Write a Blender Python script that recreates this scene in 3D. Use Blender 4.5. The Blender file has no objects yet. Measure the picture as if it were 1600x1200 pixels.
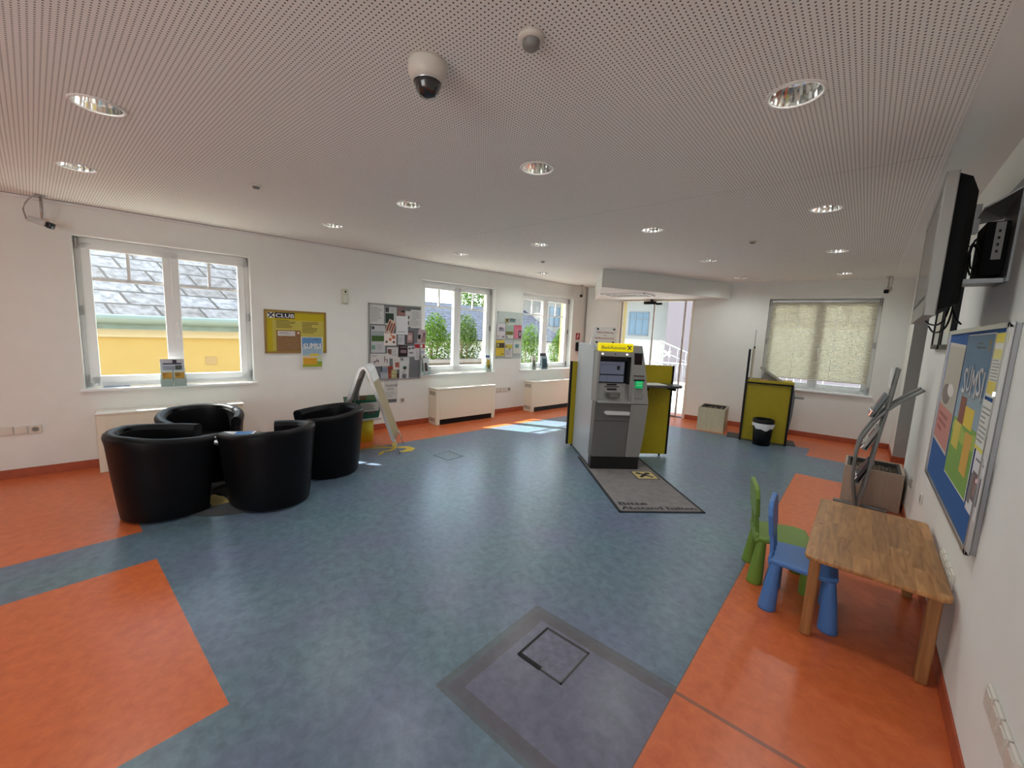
import bpy, bmesh, math, random
from mathutils import Vector, Matrix
PI = math.pi
random.seed(7)
sc = bpy.context.scene
COL = sc.collection
R = math.radians

# ------------------------------------------------------------------ camera
cam_d = bpy.data.cameras.new('camera')
cam = bpy.data.objects.new('camera', cam_d); COL.objects.link(cam)
cam_d.sensor_fit = 'HORIZONTAL'; cam_d.sensor_width = 36.0
cam_d.lens = 36.0 * 638.99 / 1600.0
cam_d.clip_start = 0.02; cam_d.clip_end = 500
_r = Vector((0.75622529, 0.65289318, 0.04305587)).normalized()
_u = Vector((-0.1175891, 0.07087796, 0.99052972)).normalized()
_b = -Vector((-0.64365838, 0.75412652, -0.13037283)).normalized()
M = Matrix(((_r.x, _u.x, _b.x, 0), (_r.y, _u.y, _b.y, 0), (_r.z, _u.z, _b.z, 1.55), (0, 0, 0, 1)))
cam.matrix_world = M
sc.camera = cam

# ------------------------------------------------------------------ world, sun, exposure
sc.view_settings.view_transform = 'Standard'
sc.view_settings.look = 'None'
sc.view_settings.gamma = 1.0
sc.view_settings.use_curve_mapping = False
sc.view_settings.exposure = 1.78
world = bpy.data.worlds.new('sky'); sc.world = world; world.use_nodes = True
nt = world.node_tree; nt.nodes.clear()
wo = nt.nodes.new('ShaderNodeOutputWorld'); bg = nt.nodes.new('ShaderNodeBackground')
tc = nt.nodes.new('ShaderNodeTexCoord'); sp = nt.nodes.new('ShaderNodeSeparateXYZ')
cr = nt.nodes.new('ShaderNodeValToRGB'); ns = nt.nodes.new('ShaderNodeTexNoise')
mx = nt.nodes.new('ShaderNodeMix'); mx.data_type = 'RGBA'
cr2 = nt.nodes.new('ShaderNodeValToRGB')
nt.links.new(tc.outputs['Generated'], sp.inputs[0]); nt.links.new(sp.outputs['Z'], cr.inputs[0])
cr.color_ramp.elements[0].position = 0.0; cr.color_ramp.elements[0].color = (0.86, 0.93, 0.96, 1)
cr.color_ramp.elements[1].position = 0.55; cr.color_ramp.elements[1].color = (0.50, 0.72, 0.98, 1)
ns.inputs['Scale'].default_value = 2.6; ns.inputs['Detail'].default_value = 6
nt.links.new(tc.outputs['Generated'], ns.inputs['Vector']); nt.links.new(ns.outputs['Fac'], cr2.inputs[0])
cr2.color_ramp.elements[0].position = 0.42; cr2.color_ramp.elements[1].position = 0.72
mx.inputs['B'].default_value = (1.0, 0.99, 0.97, 1)
nt.links.new(cr2.outputs[0], mx.inputs['Factor']); nt.links.new(cr.outputs[0], mx.inputs['A'])
nt.links.new(mx.outputs['Result'], bg.inputs['Color']); bg.inputs['Strength'].default_value = 1.25
nt.links.new(bg.outputs[0], wo.inputs[0])

sun_d = bpy.data.lights.new('sun', 'SUN'); sun = bpy.data.objects.new('sun', sun_d); COL.objects.link(sun)
sun_d.energy = 6.5; sun_d.angle = R(0.6); sun_d.color = (1.0, 0.96, 0.88)
sun.rotation_euler = Vector((0.871, 0.419, -1.0)).to_track_quat('-Z', 'Y').to_euler()

# ------------------------------------------------------------------ materials
_mc = {}
def mat(c, rough=0.6, metal=0.0, name=None, noise=0.0, scale=30.0, bump=0.0, bscale=200.0, emit=0.0, spec=0.5, trans=0.0, coat=0.0):
    key = (tuple(round(v, 3) for v in c), rough, metal, noise, scale, bump, bscale, emit, spec, trans, coat)
    if key in _mc: return _mc[key]
    m = bpy.data.materials.new(name or 'surface'); m.use_nodes = True
    t = m.node_tree; b = t.nodes['Principled BSDF']
    b.inputs['Base Color'].default_value = (*c, 1); b.inputs['Roughness'].default_value = rough
    b.inputs['Metallic'].default_value = metal; b.inputs['Specular IOR Level'].default_value = spec
    if coat: b.inputs['Coat Weight'].default_value = coat
    if trans: b.inputs['Transmission Weight'].default_value = trans
    if emit:
        b.inputs['Emission Color'].default_value = (*c, 1); b.inputs['Emission Strength'].default_value = emit
    if noise or bump:
        tcx = t.nodes.new('ShaderNodeTexCoord')
    if noise:
        n = t.nodes.new('ShaderNodeTexNoise'); n.inputs['Scale'].default_value = scale; n.inputs['Detail'].default_value = 5
        t.links.new(tcx.outputs['Object'], n.inputs['Vector'])
        r_ = t.nodes.new('ShaderNodeValToRGB')
        r_.color_ramp.elements[0].position = 0.3; r_.color_ramp.elements[1].position = 0.7
        r_.color_ramp.elements[0].color = (*[max(0, v * (1 - noise)) for v in c], 1)
        r_.color_ramp.elements[1].color = (*[min(1, v * (1 + noise)) for v in c], 1)
        t.links.new(n.outputs['Fac'], r_.inputs[0]); t.links.new(r_.outputs[0], b.inputs['Base Color'])
    if bump:
        n2 = t.nodes.new('ShaderNodeTexNoise'); n2.inputs['Scale'].default_value = bscale; n2.inputs['Detail'].default_value = 3
        t.links.new(tcx.outputs['Object'], n2.inputs['Vector'])
        bp = t.nodes.new('ShaderNodeBump'); bp.inputs['Strength'].default_value = bump; bp.inputs['Distance'].default_value = 0.002
        t.links.new(n2.outputs['Fac'], bp.inputs['Height']); t.links.new(bp.outputs[0], b.inputs['Normal'])
    _mc[key] = m
    return m

def srgb(r, g, b):
    f = lambda v: (v / 255) / 12.92 if v / 255 <= 0.04045 else ((v / 255 + 0.055) / 1.055) ** 2.4
    return (f(r), f(g), f(b))

WALL = mat((0.83, 0.84, 0.80), 0.85, name='white_plaster', noise=0.015, scale=6, bump=0.25, bscale=260)
PLAIN_CEIL = mat((0.82, 0.825, 0.79), 0.85, name='white_ceiling_paint')
WHITE_FR = mat((0.90, 0.92, 0.91), 0.35, name='white_window_frame')
SILL = mat((0.90, 0.92, 0.92), 0.25, name='white_sill')
CREAM = mat((0.80, 0.745, 0.60), 0.45, name='cream_painted_metal')
BLACK = mat((0.006, 0.006, 0.007), 0.5, name='black_plastic', spec=0.25)
GLOSS_BLACK = mat((0.008, 0.008, 0.01), 0.08, name='gloss_black')
LEATHER = mat((0.005, 0.005, 0.006), 0.36, name='black_leather', bump=0.35, bscale=350, spec=0.15)
ALU = mat((0.46, 0.46, 0.455), 0.32, metal=0.9, name='brushed_aluminium')
DKALU = mat((0.30, 0.31, 0.32), 0.38, metal=0.7, name='grey_metal')
CHROME = mat((0.85, 0.85, 0.85), 0.08, metal=1.0, name='chrome')
SKIRT = mat((0.40, 0.085, 0.035), 0.45, name='orange_linoleum_skirting', noise=0.12, scale=14)
YEL = mat((0.40, 0.31, 0.0), 0.55, name='yellow_laminate', noise=0.04, scale=20)
OCHRE = mat((0.43, 0.315, 0.115), 0.85, name='yellow_facade_plaster', noise=0.03, scale=3)
PAPER = mat((0.82, 0.82, 0.80), 0.6, name='paper')
INK = mat((0.03, 0.03, 0.035), 0.6, name='dark_print')
GREYINK = mat((0.30, 0.30, 0.31), 0.6, name='grey_print')

def glass_mat(name, tint=(1, 1, 1), refl=0.07, rough=0.0):
    m = bpy.data.materials.new(name); m.use_nodes = True; t = m.node_tree; t.nodes.clear()
    o = t.nodes.new('ShaderNodeOutputMaterial'); mixs = t.nodes.new('ShaderNodeMixShader')
    tr = t.nodes.new('ShaderNodeBsdfTransparent'); gl = t.nodes.new('ShaderNodeBsdfGlossy')
    lw = t.nodes.new('ShaderNodeLayerWeight'); lw.inputs['Blend'].default_value = 0.5
    pw = t.nodes.new('ShaderNodeMath'); pw.operation = 'POWER'; pw.inputs[1].default_value = 4.0; t.links.new(lw.outputs['Facing'], pw.inputs[0])
    fr = t.nodes.new('ShaderNodeMath'); fr.operation = 'MULTIPLY_ADD'; fr.inputs[1].default_value = 0.35; fr.inputs[2].default_value = 0.02; t.links.new(pw.outputs[0], fr.inputs[0])
    tr.inputs['Color'].default_value = (*tint, 1); gl.inputs['Roughness'].default_value = rough
    t.links.new(fr.outputs[0], mixs.inputs[0]); t.links.new(tr.outputs[0], mixs.inputs[1]); t.links.new(gl.outputs[0], mixs.inputs[2])
    t.links.new(mixs.outputs[0], o.inputs[0]); return m
GLASS = glass_mat('window_glass', (0.96, 0.98, 0.97))
ACRYL = glass_mat('clear_acrylic', (0.90, 0.93, 0.93))

# ------------------------------------------------------------------ mesh builder
class MB:
    def __init__(self): self.v = []; self.f = []; self.m = []; self.mats = []; self.T = Matrix.Identity(4); self.sm = []
    def mi(self, m):
        if m not in self.mats: self.mats.append(m)
        return self.mats.index(m)
    def add(self, vs, fs, m, smooth=False):
        o = len(self.v); k = self.mi(m)
        self.v += [tuple(self.T @ Vector(p)) for p in vs]
        for f in fs: self.f.append([o + i for i in f]); self.m.append(k); self.sm.append(smooth)
    def box(self, x0, x1, y0, y1, z0, z1, m):
        vs = [(x, y, z) for z in (z0, z1) for y in (y0, y1) for x in (x0, x1)]
        self.add(vs, [(0, 2, 3, 1), (4, 5, 7, 6), (0, 1, 5, 4), (2, 6, 7, 3), (0, 4, 6, 2), (1, 3, 7, 5)], m)
    def prism(self, pts, z0, z1, m, smooth=False):   # polygon in xy extruded in z (counter-clockwise)
        n = len(pts)
        self.add([(x, y, z0) for x, y in pts] + [(x, y, z1) for x, y in pts], [tuple(range(n))[::-1], tuple(range(n, 2 * n))], m)
        self.add([(x, y, z0) for x, y in pts] + [(x, y, z1) for x, y in pts], [(i, (i + 1) % n, n + (i + 1) % n, n + i) for i in range(n)], m, smooth)
    def prismy(self, pts, y0, y1, m):                # polygon in xz extruded in y
        n = len(pts)
        self.add([(x, y0, z) for x, z in pts] + [(x, y1, z) for x, z in pts],
                 [tuple(range(n)), tuple(range(n, 2 * n))[::-1]] + [(i, n + i, n + (i + 1) % n, (i + 1) % n) for i in range(n)], m)
    def lathe(self, prof, m, c=(0, 0), n=32, smooth=True, a0=0, a1=2 * PI):
        full = abs(a1 - a0 - 2 * PI) < 1e-6; k = n if full else n + 1
        vs = []; fs = []
        for i in range(k):
            a = a0 + (a1 - a0) * i / n
            for r_, z in prof: vs.append((c[0] + r_ * math.cos(a), c[1] + r_ * math.sin(a), z))
        p = len(prof)
        for i in range(n):
            j = (i + 1) % k
            for q in range(p - 1): fs.append((i * p + q, j * p + q, j * p + q + 1, i * p + q + 1))
        self.add(vs, fs, m, smooth)
    def cyl(self, c, r_, z0, z1, m, n=24, r1=None):
        r1 = r_ if r1 is None else r1
        self.lathe([(0, z0), (r_, z0)], m, c, n, False); self.lathe([(r_, z0), (r1, z1)], m, c, n, True); self.lathe([(r1, z1), (0, z1)], m, c, n, False)
    def tube(self, pts, r_, m, n=10, cap=True, squash=None):
        pts = [Vector(p) for p in pts]; vs = []; fs = []
        up = Vector((0, 0, 1))
        for i, p in enumerate(pts):
            d = (pts[min(i + 1, len(pts) - 1)] - pts[max(i - 1, 0)]).normalized()
            u = up if abs(d.dot(up)) < 0.95 else Vector((1, 0, 0))
            if squash: u = Vector(squash[2])
            s = d.cross(u).normalized(); w = s.cross(d).normalized()
            rr = r_[i] if isinstance(r_, (list, tuple)) else r_
            for k in range(n):
                a = 2 * PI * k / n
                if squash: vs.append(p + s * math.cos(a) * squash[0] + w * math.sin(a) * squash[1])
                else: vs.append(p + (s * math.cos(a) + w * math.sin(a)) * rr)
        for i in range(len(pts) - 1):
            for k in range(n):
                fs.append((i * n + k, i * n + (k + 1) % n, (i + 1) * n + (k + 1) % n, (i + 1) * n + k))
        if cap: fs.append(tuple(range(n))[::-1]); fs.append(tuple(range((len(pts) - 1) * n, len(pts) * n)))
        self.add(vs, fs, m, True)
    def quad(self, a, b, c, d, m): self.add([a, b, c, d], [(0, 1, 2, 3)], m)
    def build(self, name, parent=None, bevel=0.0, seg=2, mw=None, wn=False):
        me = bpy.data.meshes.new(name); me.from_pydata(self.v, [], self.f)
        for m in self.mats: me.materials.append(m)
        me.polygons.foreach_set('material_index', self.m); me.polygons.foreach_set('use_smooth', self.sm)
        bm = bmesh.new(); bm.from_mesh(me); bmesh.ops.remove_doubles(bm, verts=bm.verts, dist=1e-5)
        bmesh.ops.recalc_face_normals(bm, faces=bm.faces); bm.to_mesh(me); bm.free()
        me.update()
        o = bpy.data.objects.new(name, me); COL.objects.link(o)
        if parent: o.parent = parent
        if mw is not None: o.matrix_world = mw
        if bevel:
            b = o.modifiers.new('bevel', 'BEVEL'); b.width = bevel; b.segments = seg; b.limit_method = 'ANGLE'; b.angle_limit = R(40)
            b.harden_normals = False
        return o

def tag(o, label=None, cat=None, group=None, kind=None):
    if label: o['label'] = label
    if cat: o['category'] = cat
    if group: o['group'] = group
    if kind: o['kind'] = kind
    return o
def thing(name, label, cat, mw, group=None):
    o = bpy.data.objects.new(name, None); COL.objects.link(o); o.empty_display_size = 0.1
    o.matrix_world = mw
    return tag(o, label, cat, group)
def frame(o, x, y, z=(0, 0, 1)):
    x = Vector(x); y = Vector(y); z = Vector(z)
    return Matrix(((x[0], y[0], z[0], o[0]), (x[1], y[1], z[1], o[1]), (x[2], y[2], z[2], o[2]), (0, 0, 0, 1)))
def at(x, y, z=0, rz=0): return Matrix.Translation((x, y, z)) @ Matrix.Rotation(rz, 4, 'Z')
def copy_tree(o, parent=None):
    c = o.copy(); COL.objects.link(c); c.parent = parent
    for ch in list(o.children): copy_tree(ch, c)
    return c

# wall frames: local x runs to the right along the wall seen from inside, local y into the wall, z up
nL = Vector((-0.99169, 0.12862, 0)); uL = Vector((0.12862, 0.99169, 0)); cL = 5.719
nF = Vector((-0.08540, 0.99635, 0)); uF = Vector((0.99635, 0.08540, 0)); cF = 8.275
XR = 0.441
def LW(s, d=0.0, z=0.0): p = nL * (cL - d) + uL * s; return frame((p.x, p.y, z), uL, nL)
def FW(s, d=0.0, z=0.0): p = nF * (cF - d) + uF * s; return frame((p.x, p.y, z), uF, nF)
def RW(y, d=0.0, z=0.0): return frame((XR - d, y, z), (0, -1, 0), (1, 0, 0))
H = 2.541

# ------------------------------------------------------------------ text and emblem helpers
def text_faces(mb, s, x, z, size, m, y=0.0, align='LEFT', flat=False, bold=0.0, width=None, depth=0.0):
    cu = bpy.data.curves.new('t', 'FONT'); cu.body = s; cu.size = size; cu.align_x = align; cu.resolution_u = 2
    ob = bpy.data.objects.new('t', cu); COL.objects.link(ob)
    dg = bpy.context.evaluated_depsgraph_get(); ev = ob.evaluated_get(dg); me = bpy.data.meshes.new_from_object(ev)
    xs = [v.co.x for v in me.vertices]
    k = 1.0
    if width and xs: k = width / (max(xs) - min(xs))
    if flat: vs = [(x + v.co.x * k, z + v.co.y, y) for v in me.vertices]
    else: vs = [(x + v.co.x * k, y, z + v.co.y) for v in me.vertices]
    F_ = [tuple(p.vertices) for p in me.polygons]
    for k_ in range(3 if bold else 1):
        dx = k_ * bold * 0.9; dd = k_ * 0.00012
        mb.add([(v[0] + dx, v[1], v[2] + dd) if flat else (v[0] + dx, v[1] - dd, v[2]) for v in vs], F_, m)
    bpy.data.objects.remove(ob); bpy.data.curves.remove(cu); bpy.data.meshes.remove(me)

_GC = [(372, 955), (447, 1030), (725, 765), (748, 740), (748, 645), (768, 660), (768, 690), (797, 720), (887, 635), (915, 655), (912, 600), (880, 545), (840, 515), (805, 507), (765, 520), (740, 540), (660, 625), (680, 650)]
def gable_cross(mb, cx, cz, half, m, y=0.0, flat=False):
    for s in (1, -1):
        pts = [((p[0] - 636) / 285 * half * s, -(p[1] - 770) / 285 * half) for p in _GC]
        yy = y if s == 1 else y + (0.0004 if flat else -0.0004)
        vs = [(cx + a, cz + b, yy) if flat else (cx + a, yy, cz + b) for a, b in pts]
        # triangulate with bmesh for a clean concave fill
        bm = bmesh.new(); bv = [bm.verts.new(v) for v in vs]; f = bm.faces.new(bv)
        r_ = bmesh.ops.triangulate(bm, faces=[f]); bm.verts.index_update()
        mb.add([tuple(v.co) for v in bm.verts], [tuple(v.index for v in ff.verts) for ff in bm.faces], m); bm.free()

def text_lines(mb, x0, x1, z0, z1, n, m, y, seed=0, h=0.45):
    rr = random.Random(seed); dz = (z1 - z0) / n
    for i in range(n):
        zc = z1 - dz * (i + 0.5); w = (x1 - x0) * rr.uniform(0.55, 1.0)
        mb.quad((x0, y, zc - dz * h / 2), (x0 + w, y, zc - dz * h / 2), (x0 + w, y, zc + dz * h / 2), (x0, y, zc + dz * h / 2), m)
def rect(mb, x0, x1, z0, z1, m, y): mb.quad((x0, y, z0), (x1, y, z0), (x1, y, z1), (x0, y, z1), m)
def disc(mb, x, z, rx, rz, m, y, n=20):
    mb.add([(x + rx * math.cos(2 * PI * i / n), y, z + rz * math.sin(2 * PI * i / n)) for i in range(n)], [tuple(range(n))], m)
def pm(*c): return mat(srgb(*c), 0.55, name='print')

# ------------------------------------------------------------------ floor
def math_node(t, op, a, b=None):
    n = t.nodes.new('ShaderNodeMath'); n.operation = op
    for i, v in enumerate((a, b)):
        if v is None: continue
        if isinstance(v, (int, float)): n.inputs[i].default_value = v
        else: t.links.new(v, n.inputs[i])
    return n.outputs[0]
def floor_material():
    m = bpy.data.materials.new('marbled_linoleum'); m.use_nodes = True; t = m.node_tree; b = t.nodes['Principled BSDF']
    g = t.nodes.new('ShaderNodeNewGeometry'); s = t.nodes.new('ShaderNodeSeparateXYZ'); t.links.new(g.outputs['Position'], s.inputs[0])
    x, y = s.outputs['X'], s.outputs['Y']
    gt = lambda a, v: math_node(t, 'GREATER_THAN', a, v); lt = lambda a, v: math_node(t, 'LESS_THAN', a, v)
    AND = lambda a, c: math_node(t, 'MULTIPLY', a, c); OR = lambda a, c: math_node(t, 'MAXIMUM', a, c)
    dL = math_node(t, 'SUBTRACT', cL, math_node(t, 'ADD', math_node(t, 'MULTIPLY', x, nL.x), math_node(t, 'MULTIPLY', y, nL.y)))
    dF = math_node(t, 'SUBTRACT', cF, math_node(t, 'ADD', math_node(t, 'MULTIPLY', x, nF.x), math_node(t, 'MULTIPLY', y, nF.y)))
    o = OR(AND(gt(x, -0.46), lt(y, 5.84)), AND(gt(x, -0.45), gt(y, 6.88)))
    o = OR(o, lt(dF, 0.885)); o = OR(o, lt(dL, 0.82))
    o = OR(o, AND(lt(x, -3.78), lt(y, 0.41)))
    o = OR(o, AND(AND(gt(x, -3.28), lt(x, -1.78)), lt(y, 0.41)))
    pur = AND(AND(gt(x, -1.21), lt(x, -0.46)), AND(gt(y, 1.06), lt(y, 1.735)))
    # marbling
    mp = t.nodes.new('ShaderNodeMapping'); mp.inputs['Scale'].default_value = (1.0, 1.0, 1.0); mp.inputs['Rotation'].default_value = (0, 0, 0.5)
    t.links.new(g.outputs['Position'], mp.inputs['Vector'])
    n1 = t.nodes.new('ShaderNodeTexNoise'); n1.inputs['Scale'].default_value = 17; n1.inputs['Detail'].default_value = 8; n1.inputs['Roughness'].default_value = 0.62; n1.inputs['Distortion'].default_value = 0.35
    n2 = t.nodes.new('ShaderNodeTexNoise'); n2.inputs['Scale'].default_value = 1.6; n2.inputs['Detail'].default_value = 3
    t.links.new(mp.outputs[0], n1.inputs['Vector']); t.links.new(mp.outputs[0], n2.inputs['Vector'])
    def ramp(fac, c0, c1, p0=0.32, p1=0.68):
        r_ = t.nodes.new('ShaderNodeValToRGB'); r_.color_ramp.elements[0].position = p0; r_.color_ramp.elements[1].position = p1
        r_.color_ramp.elements[0].color = (*c0, 1); r_.color_ramp.elements[1].color = (*c1, 1); t.links.new(fac, r_.inputs[0]); return r_.outputs[0]
    blue = ramp(n1.outputs['Fac'], (0.092, 0.148, 0.178), (0.145, 0.240, 0.285), 0.33, 0.66)
    blue2 = ramp(n1.outputs['Fac'], (0.106, 0.134, 0.204), (0.155, 0.195, 0.290), 0.33, 0.66)
    def mix(f, a, c):
        q = t.nodes.new('ShaderNodeMix'); q.data_type = 'RGBA'
        t.links.new(f, q.inputs['Factor']); t.links.new(a, q.inputs['A']); t.links.new(c, q.inputs['B']); return q.outputs['Result']
    f2 = t.nodes.new('ShaderNodeMapRange'); f2.inputs['From Min'].default_value = 0.35; f2.inputs['From Max'].default_value = 0.65; t.links.new(n2.outputs['Fac'], f2.inputs['Value'])
    col = mix(f2.outputs[0], blue, blue2)
    purple = ramp(n1.outputs['Fac'], (0.110, 0.112, 0.165), (0.165, 0.165, 0.228))
    orange = ramp(n1.outputs['Fac'], (0.57, 0.118, 0.036), (0.70, 0.172, 0.054))
    dirt = t.nodes.new('ShaderNodeRGB'); dirt.outputs[0].default_value = (0.085, 0.075, 0.068, 1)
    # dirty glue band around the purple-grey field
    xc = math_node(t, 'ABSOLUTE', math_node(t, 'SUBTRACT', x, -0.60)); yc = math_node(t, 'ABSOLUTE', math_node(t, 'SUBTRACT', y, 1.40))
    ex = math_node(t, 'ABSOLUTE', math_node(t, 'SUBTRACT', xc, 0.60)); ey = math_node(t, 'ABSOLUTE', math_node(t, 'SUBTRACT', yc, 0.325))
    bx = AND(lt(ex, 0.05), lt(yc, 0.36)); by = AND(lt(ey, 0.042), lt(xc, 0.64))
    band = AND(AND(OR(bx, by), lt(x, -0.46)), math_node(t, 'ADD', math_node(t, 'MULTIPLY', n2.outputs['Fac'], 0.5), 0.35))
    col = mix(pur, col, purple); 
    col = mix(band, col, dirt.outputs[0])
    col = mix(o, col, orange)
    # scuff line running on into the orange field, near y = 1.73
    sl = AND(AND(lt(math_node(t, 'ABSOLUTE', math_node(t, 'SUBTRACT', y, 1.735)), 0.010), gt(x, -0.46)), lt(x, 0.02))
    col = mix(math_node(t, 'MULTIPLY', sl, 0.6), col, dirt.outputs[0])
    # seams
    sm_ = OR(lt(math_node(t, 'ABSOLUTE', math_node(t, 'SUBTRACT', x, -0.46)), 0.003), lt(math_node(t, 'ABSOLUTE', math_node(t, 'SUBTRACT', x, -3.28)), 0.0))
    col = mix(math_node(t, 'MULTIPLY', AND(sm_, lt(y, 5.84)), 0.6), col, dirt.outputs[0])
    t.links.new(col, b.inputs['Base Color'])
    rr = t.nodes.new('ShaderNodeMapRange'); rr.inputs['To Min'].default_value = 0.30; rr.inputs['To Max'].default_value = 0.32
    t.links.new(n1.outputs['Fac'], rr.inputs['Value']); t.links.new(rr.outputs[0], b.inputs['Roughness'])
    b.inputs['Specular IOR Level'].default_value = 0.5
    bp = t.nodes.new('ShaderNodeBump'); bp.inputs['Strength'].default_value = 0.12; bp.inputs['Distance'].default_value = 0.002
    n3 = t.nodes.new('ShaderNodeTexNoise'); n3.inputs['Scale'].default_value = 12; t.links.new(g.outputs['Position'], n3.inputs['Vector'])
    t.links.new(n3.outputs['Fac'], bp.inputs['Height']); t.links.new(bp.outputs[0], b.inputs['Normal'])
    return m
Y0 = -3.4   # rear end of the room, behind the camera
def clip_room(bm, grow=0.0, xr=None):
    for n_, c_ in ((nL, cL + grow), (nF, cF + grow)):
        bmesh.ops.bisect_plane(bm, geom=bm.verts[:] + bm.edges[:] + bm.faces[:], plane_co=n_ * c_, plane_no=n_, clear_outer=True)
mb = MB(); FL = floor_material()
mb.box(-6.8, 2.6, Y0, 9.4, -0.12, 0.0, FL)
o = mb.build('floor'); tag(o, kind='structure')
bm = bmesh.new(); bm.from_mesh(o.data); clip_room(bm, 0.46)
bm.to_mesh(o.data); bm.free()

# ------------------------------------------------------------------ ceiling with round cut-outs for the downlights
LX = [-4.30, -2.985, -1.652, -0.342]; LY = [0.28, 2.085, 3.875, 5.69, 7.475]
LIGHTS = [(-2.95, 0.28), (-0.334, 2.075), (-4.286, 0.275), (-1.653, 2.089), (-2.987, 2.087), (-0.342, 3.892), (-4.300, 2.088), (-1.647, 3.859), (-2.98, 3.871), (-4.296, 3.848), (-1.652, 5.695), (-0.348, 5.679), (-4.347, 5.777), (-1.652, 7.463), (-0.344, 7.479)]
def ceiling_material():
    m = bpy.data.materials.new('perforated_plasterboard'); m.use_nodes = True; t = m.node_tree; b = t.nodes['Principled BSDF']
    g = t.nodes.new('ShaderNodeNewGeometry'); s = t.nodes.new('ShaderNodeSeparateXYZ'); t.links.new(g.outputs['Position'], s.inputs[0])
    P = 0.0171
    fx = math_node(t, 'SUBTRACT', math_node(t, 'FRACT', math_node(t, 'DIVIDE', math_node(t, 'ADD', s.outputs['X'], 50.0), P)), 0.5)
    fy = math_node(t, 'SUBTRACT', math_node(t, 'FRACT', math_node(t, 'DIVIDE', math_node(t, 'ADD', s.outputs['Y'], 50.0), P)), 0.5)
    r2 = math_node(t, 'ADD', math_node(t, 'MULTIPLY', fx, fx), math_node(t, 'MULTIPLY', fy, fy))
    hole = math_node(t, 'LESS_THAN', r2, 0.19 ** 2)
    seam = math_node(t, 'LESS_THAN', math_node(t, 'ABSOLUTE', math_node(t, 'SUBTRACT', s.outputs['Y'], 3.13)), 0.002)
    q = t.nodes.new('ShaderNodeMix'); q.data_type = 'RGBA'; q.inputs['A'].default_value = (0.87, 0.865, 0.82, 1); q.inputs['B'].default_value = (0.07, 0.06, 0.055, 1)
    f = math_node(t, 'MAXIMUM', hole, math_node(t, 'MULTIPLY', seam, 0.5))
    t.links.new(f, q.inputs['Factor']); t.links.new(q.outputs['Result'], b.inputs['Base Color']); b.inputs['Roughness'].default_value = 0.8
    return m
CEIL = ceiling_material()
cells = {}
hs = 0.16
xs = sorted(set([-6.6, 0.205] + [v for c_ in LIGHTS for v in (round(c_[0] - hs, 4), round(c_[0] + hs, 4))]))
bm = bmesh.new()
RH = 0.094
def ring_cell(cx, cy):
    n = 40; inner = []; outer = []
    for i in range(n):
        a = 2 * PI * (i + 0.5) / n; ca, sa = math.cos(a), math.sin(a); k = hs / max(abs(ca), abs(sa))
        inner.append(bm.verts.new((cx + RH * ca, cy + RH * sa, H))); outer.append(bm.verts.new((cx + k * ca, cy + k * sa, H)))
    for i in range(n):
        j = (i + 1) % n; bm.faces.new((inner[i], inner[j], outer[j], outer[i]))
    for sx, sy in ((1, 1), (-1, 1), (-1, -1), (1, -1)):   # fill the four corner slivers
        cv = Vector((cx + sx * hs, cy + sy * hs, H))
        near = sorted(range(n), key=lambda i: (outer[i].co - cv).length)[:2]
        bm.faces.new((outer[near[0]], outer[near[1]], bm.verts.new(cv)))
for c_ in LIGHTS: ring_cell(*c_)
# rectangles between the cut-out cells: sweep in bands of y
ys = sorted(set([Y0, 9.0] + [v for c_ in LIGHTS for v in (c_[1] - hs, c_[1] + hs)]))
for a, b_ in zip(ys[:-1], ys[1:]):
    mid = (a + b_) / 2
    blocks = sorted((c_[0] - hs, c_[0] + hs) for c_ in LIGHTS if c_[1] - hs < mid < c_[1] + hs)
    x = -6.6
    for b0, b1 in blocks + [(0.205, 0.205)]:
        if b0 > x: bm.faces.new([bm.verts.new(p) for p in ((x, a, H), (b0, a, H), (b0, b_, H), (x, b_, H))])
        x = b1
for n_, c_ in ((nL, cL), (nF, cF)):
    bmesh.ops.bisect_plane(bm, geom=bm.verts[:] + bm.edges[:] + bm.faces[:], plane_co=n_ * (c_ + 0.02), plane_no=n_, clear_outer=True)
bmesh.ops.recalc_face_normals(bm, faces=bm.faces)
me = bpy.data.meshes.new('ceiling'); bm.to_mesh(me); bm.free(); me.materials.append(CEIL)
o = bpy.data.objects.new('ceiling', me); COL.objects.link(o); tag(o, kind='structure')
mb = MB()   # plain ceiling margin beside the right wall, and the slab above everything
mb.box(0.205, 2.2, Y0, 8.6, H, H + 0.05, PLAIN_CEIL)
mb.box(0.198, 0.206, Y0, 8.3, H - 0.004, H + 0.002, mat((0.86, 0.85, 0.82), 0.5))
mb.build('ceiling_margin')['kind'] = 'structure'
mb = MB(); mb.box(-6.8, 2.6, Y0, 9.4, H + 0.3, H + 0.42, PLAIN_CEIL)
o = mb.build('ceiling_slab'); o['kind'] = 'structure'
bm = bmesh.new(); bm.from_mesh(o.data)
for n_, c_ in ((nL, cL + 0.33), (nF, cF + 0.46)):
    bmesh.ops.bisect_plane(bm, geom=bm.verts[:] + bm.edges[:] + bm.faces[:], plane_co=n_ * c_, plane_no=n_, clear_outer=True)
bm.to_mesh(o.data); bm.free()

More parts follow.
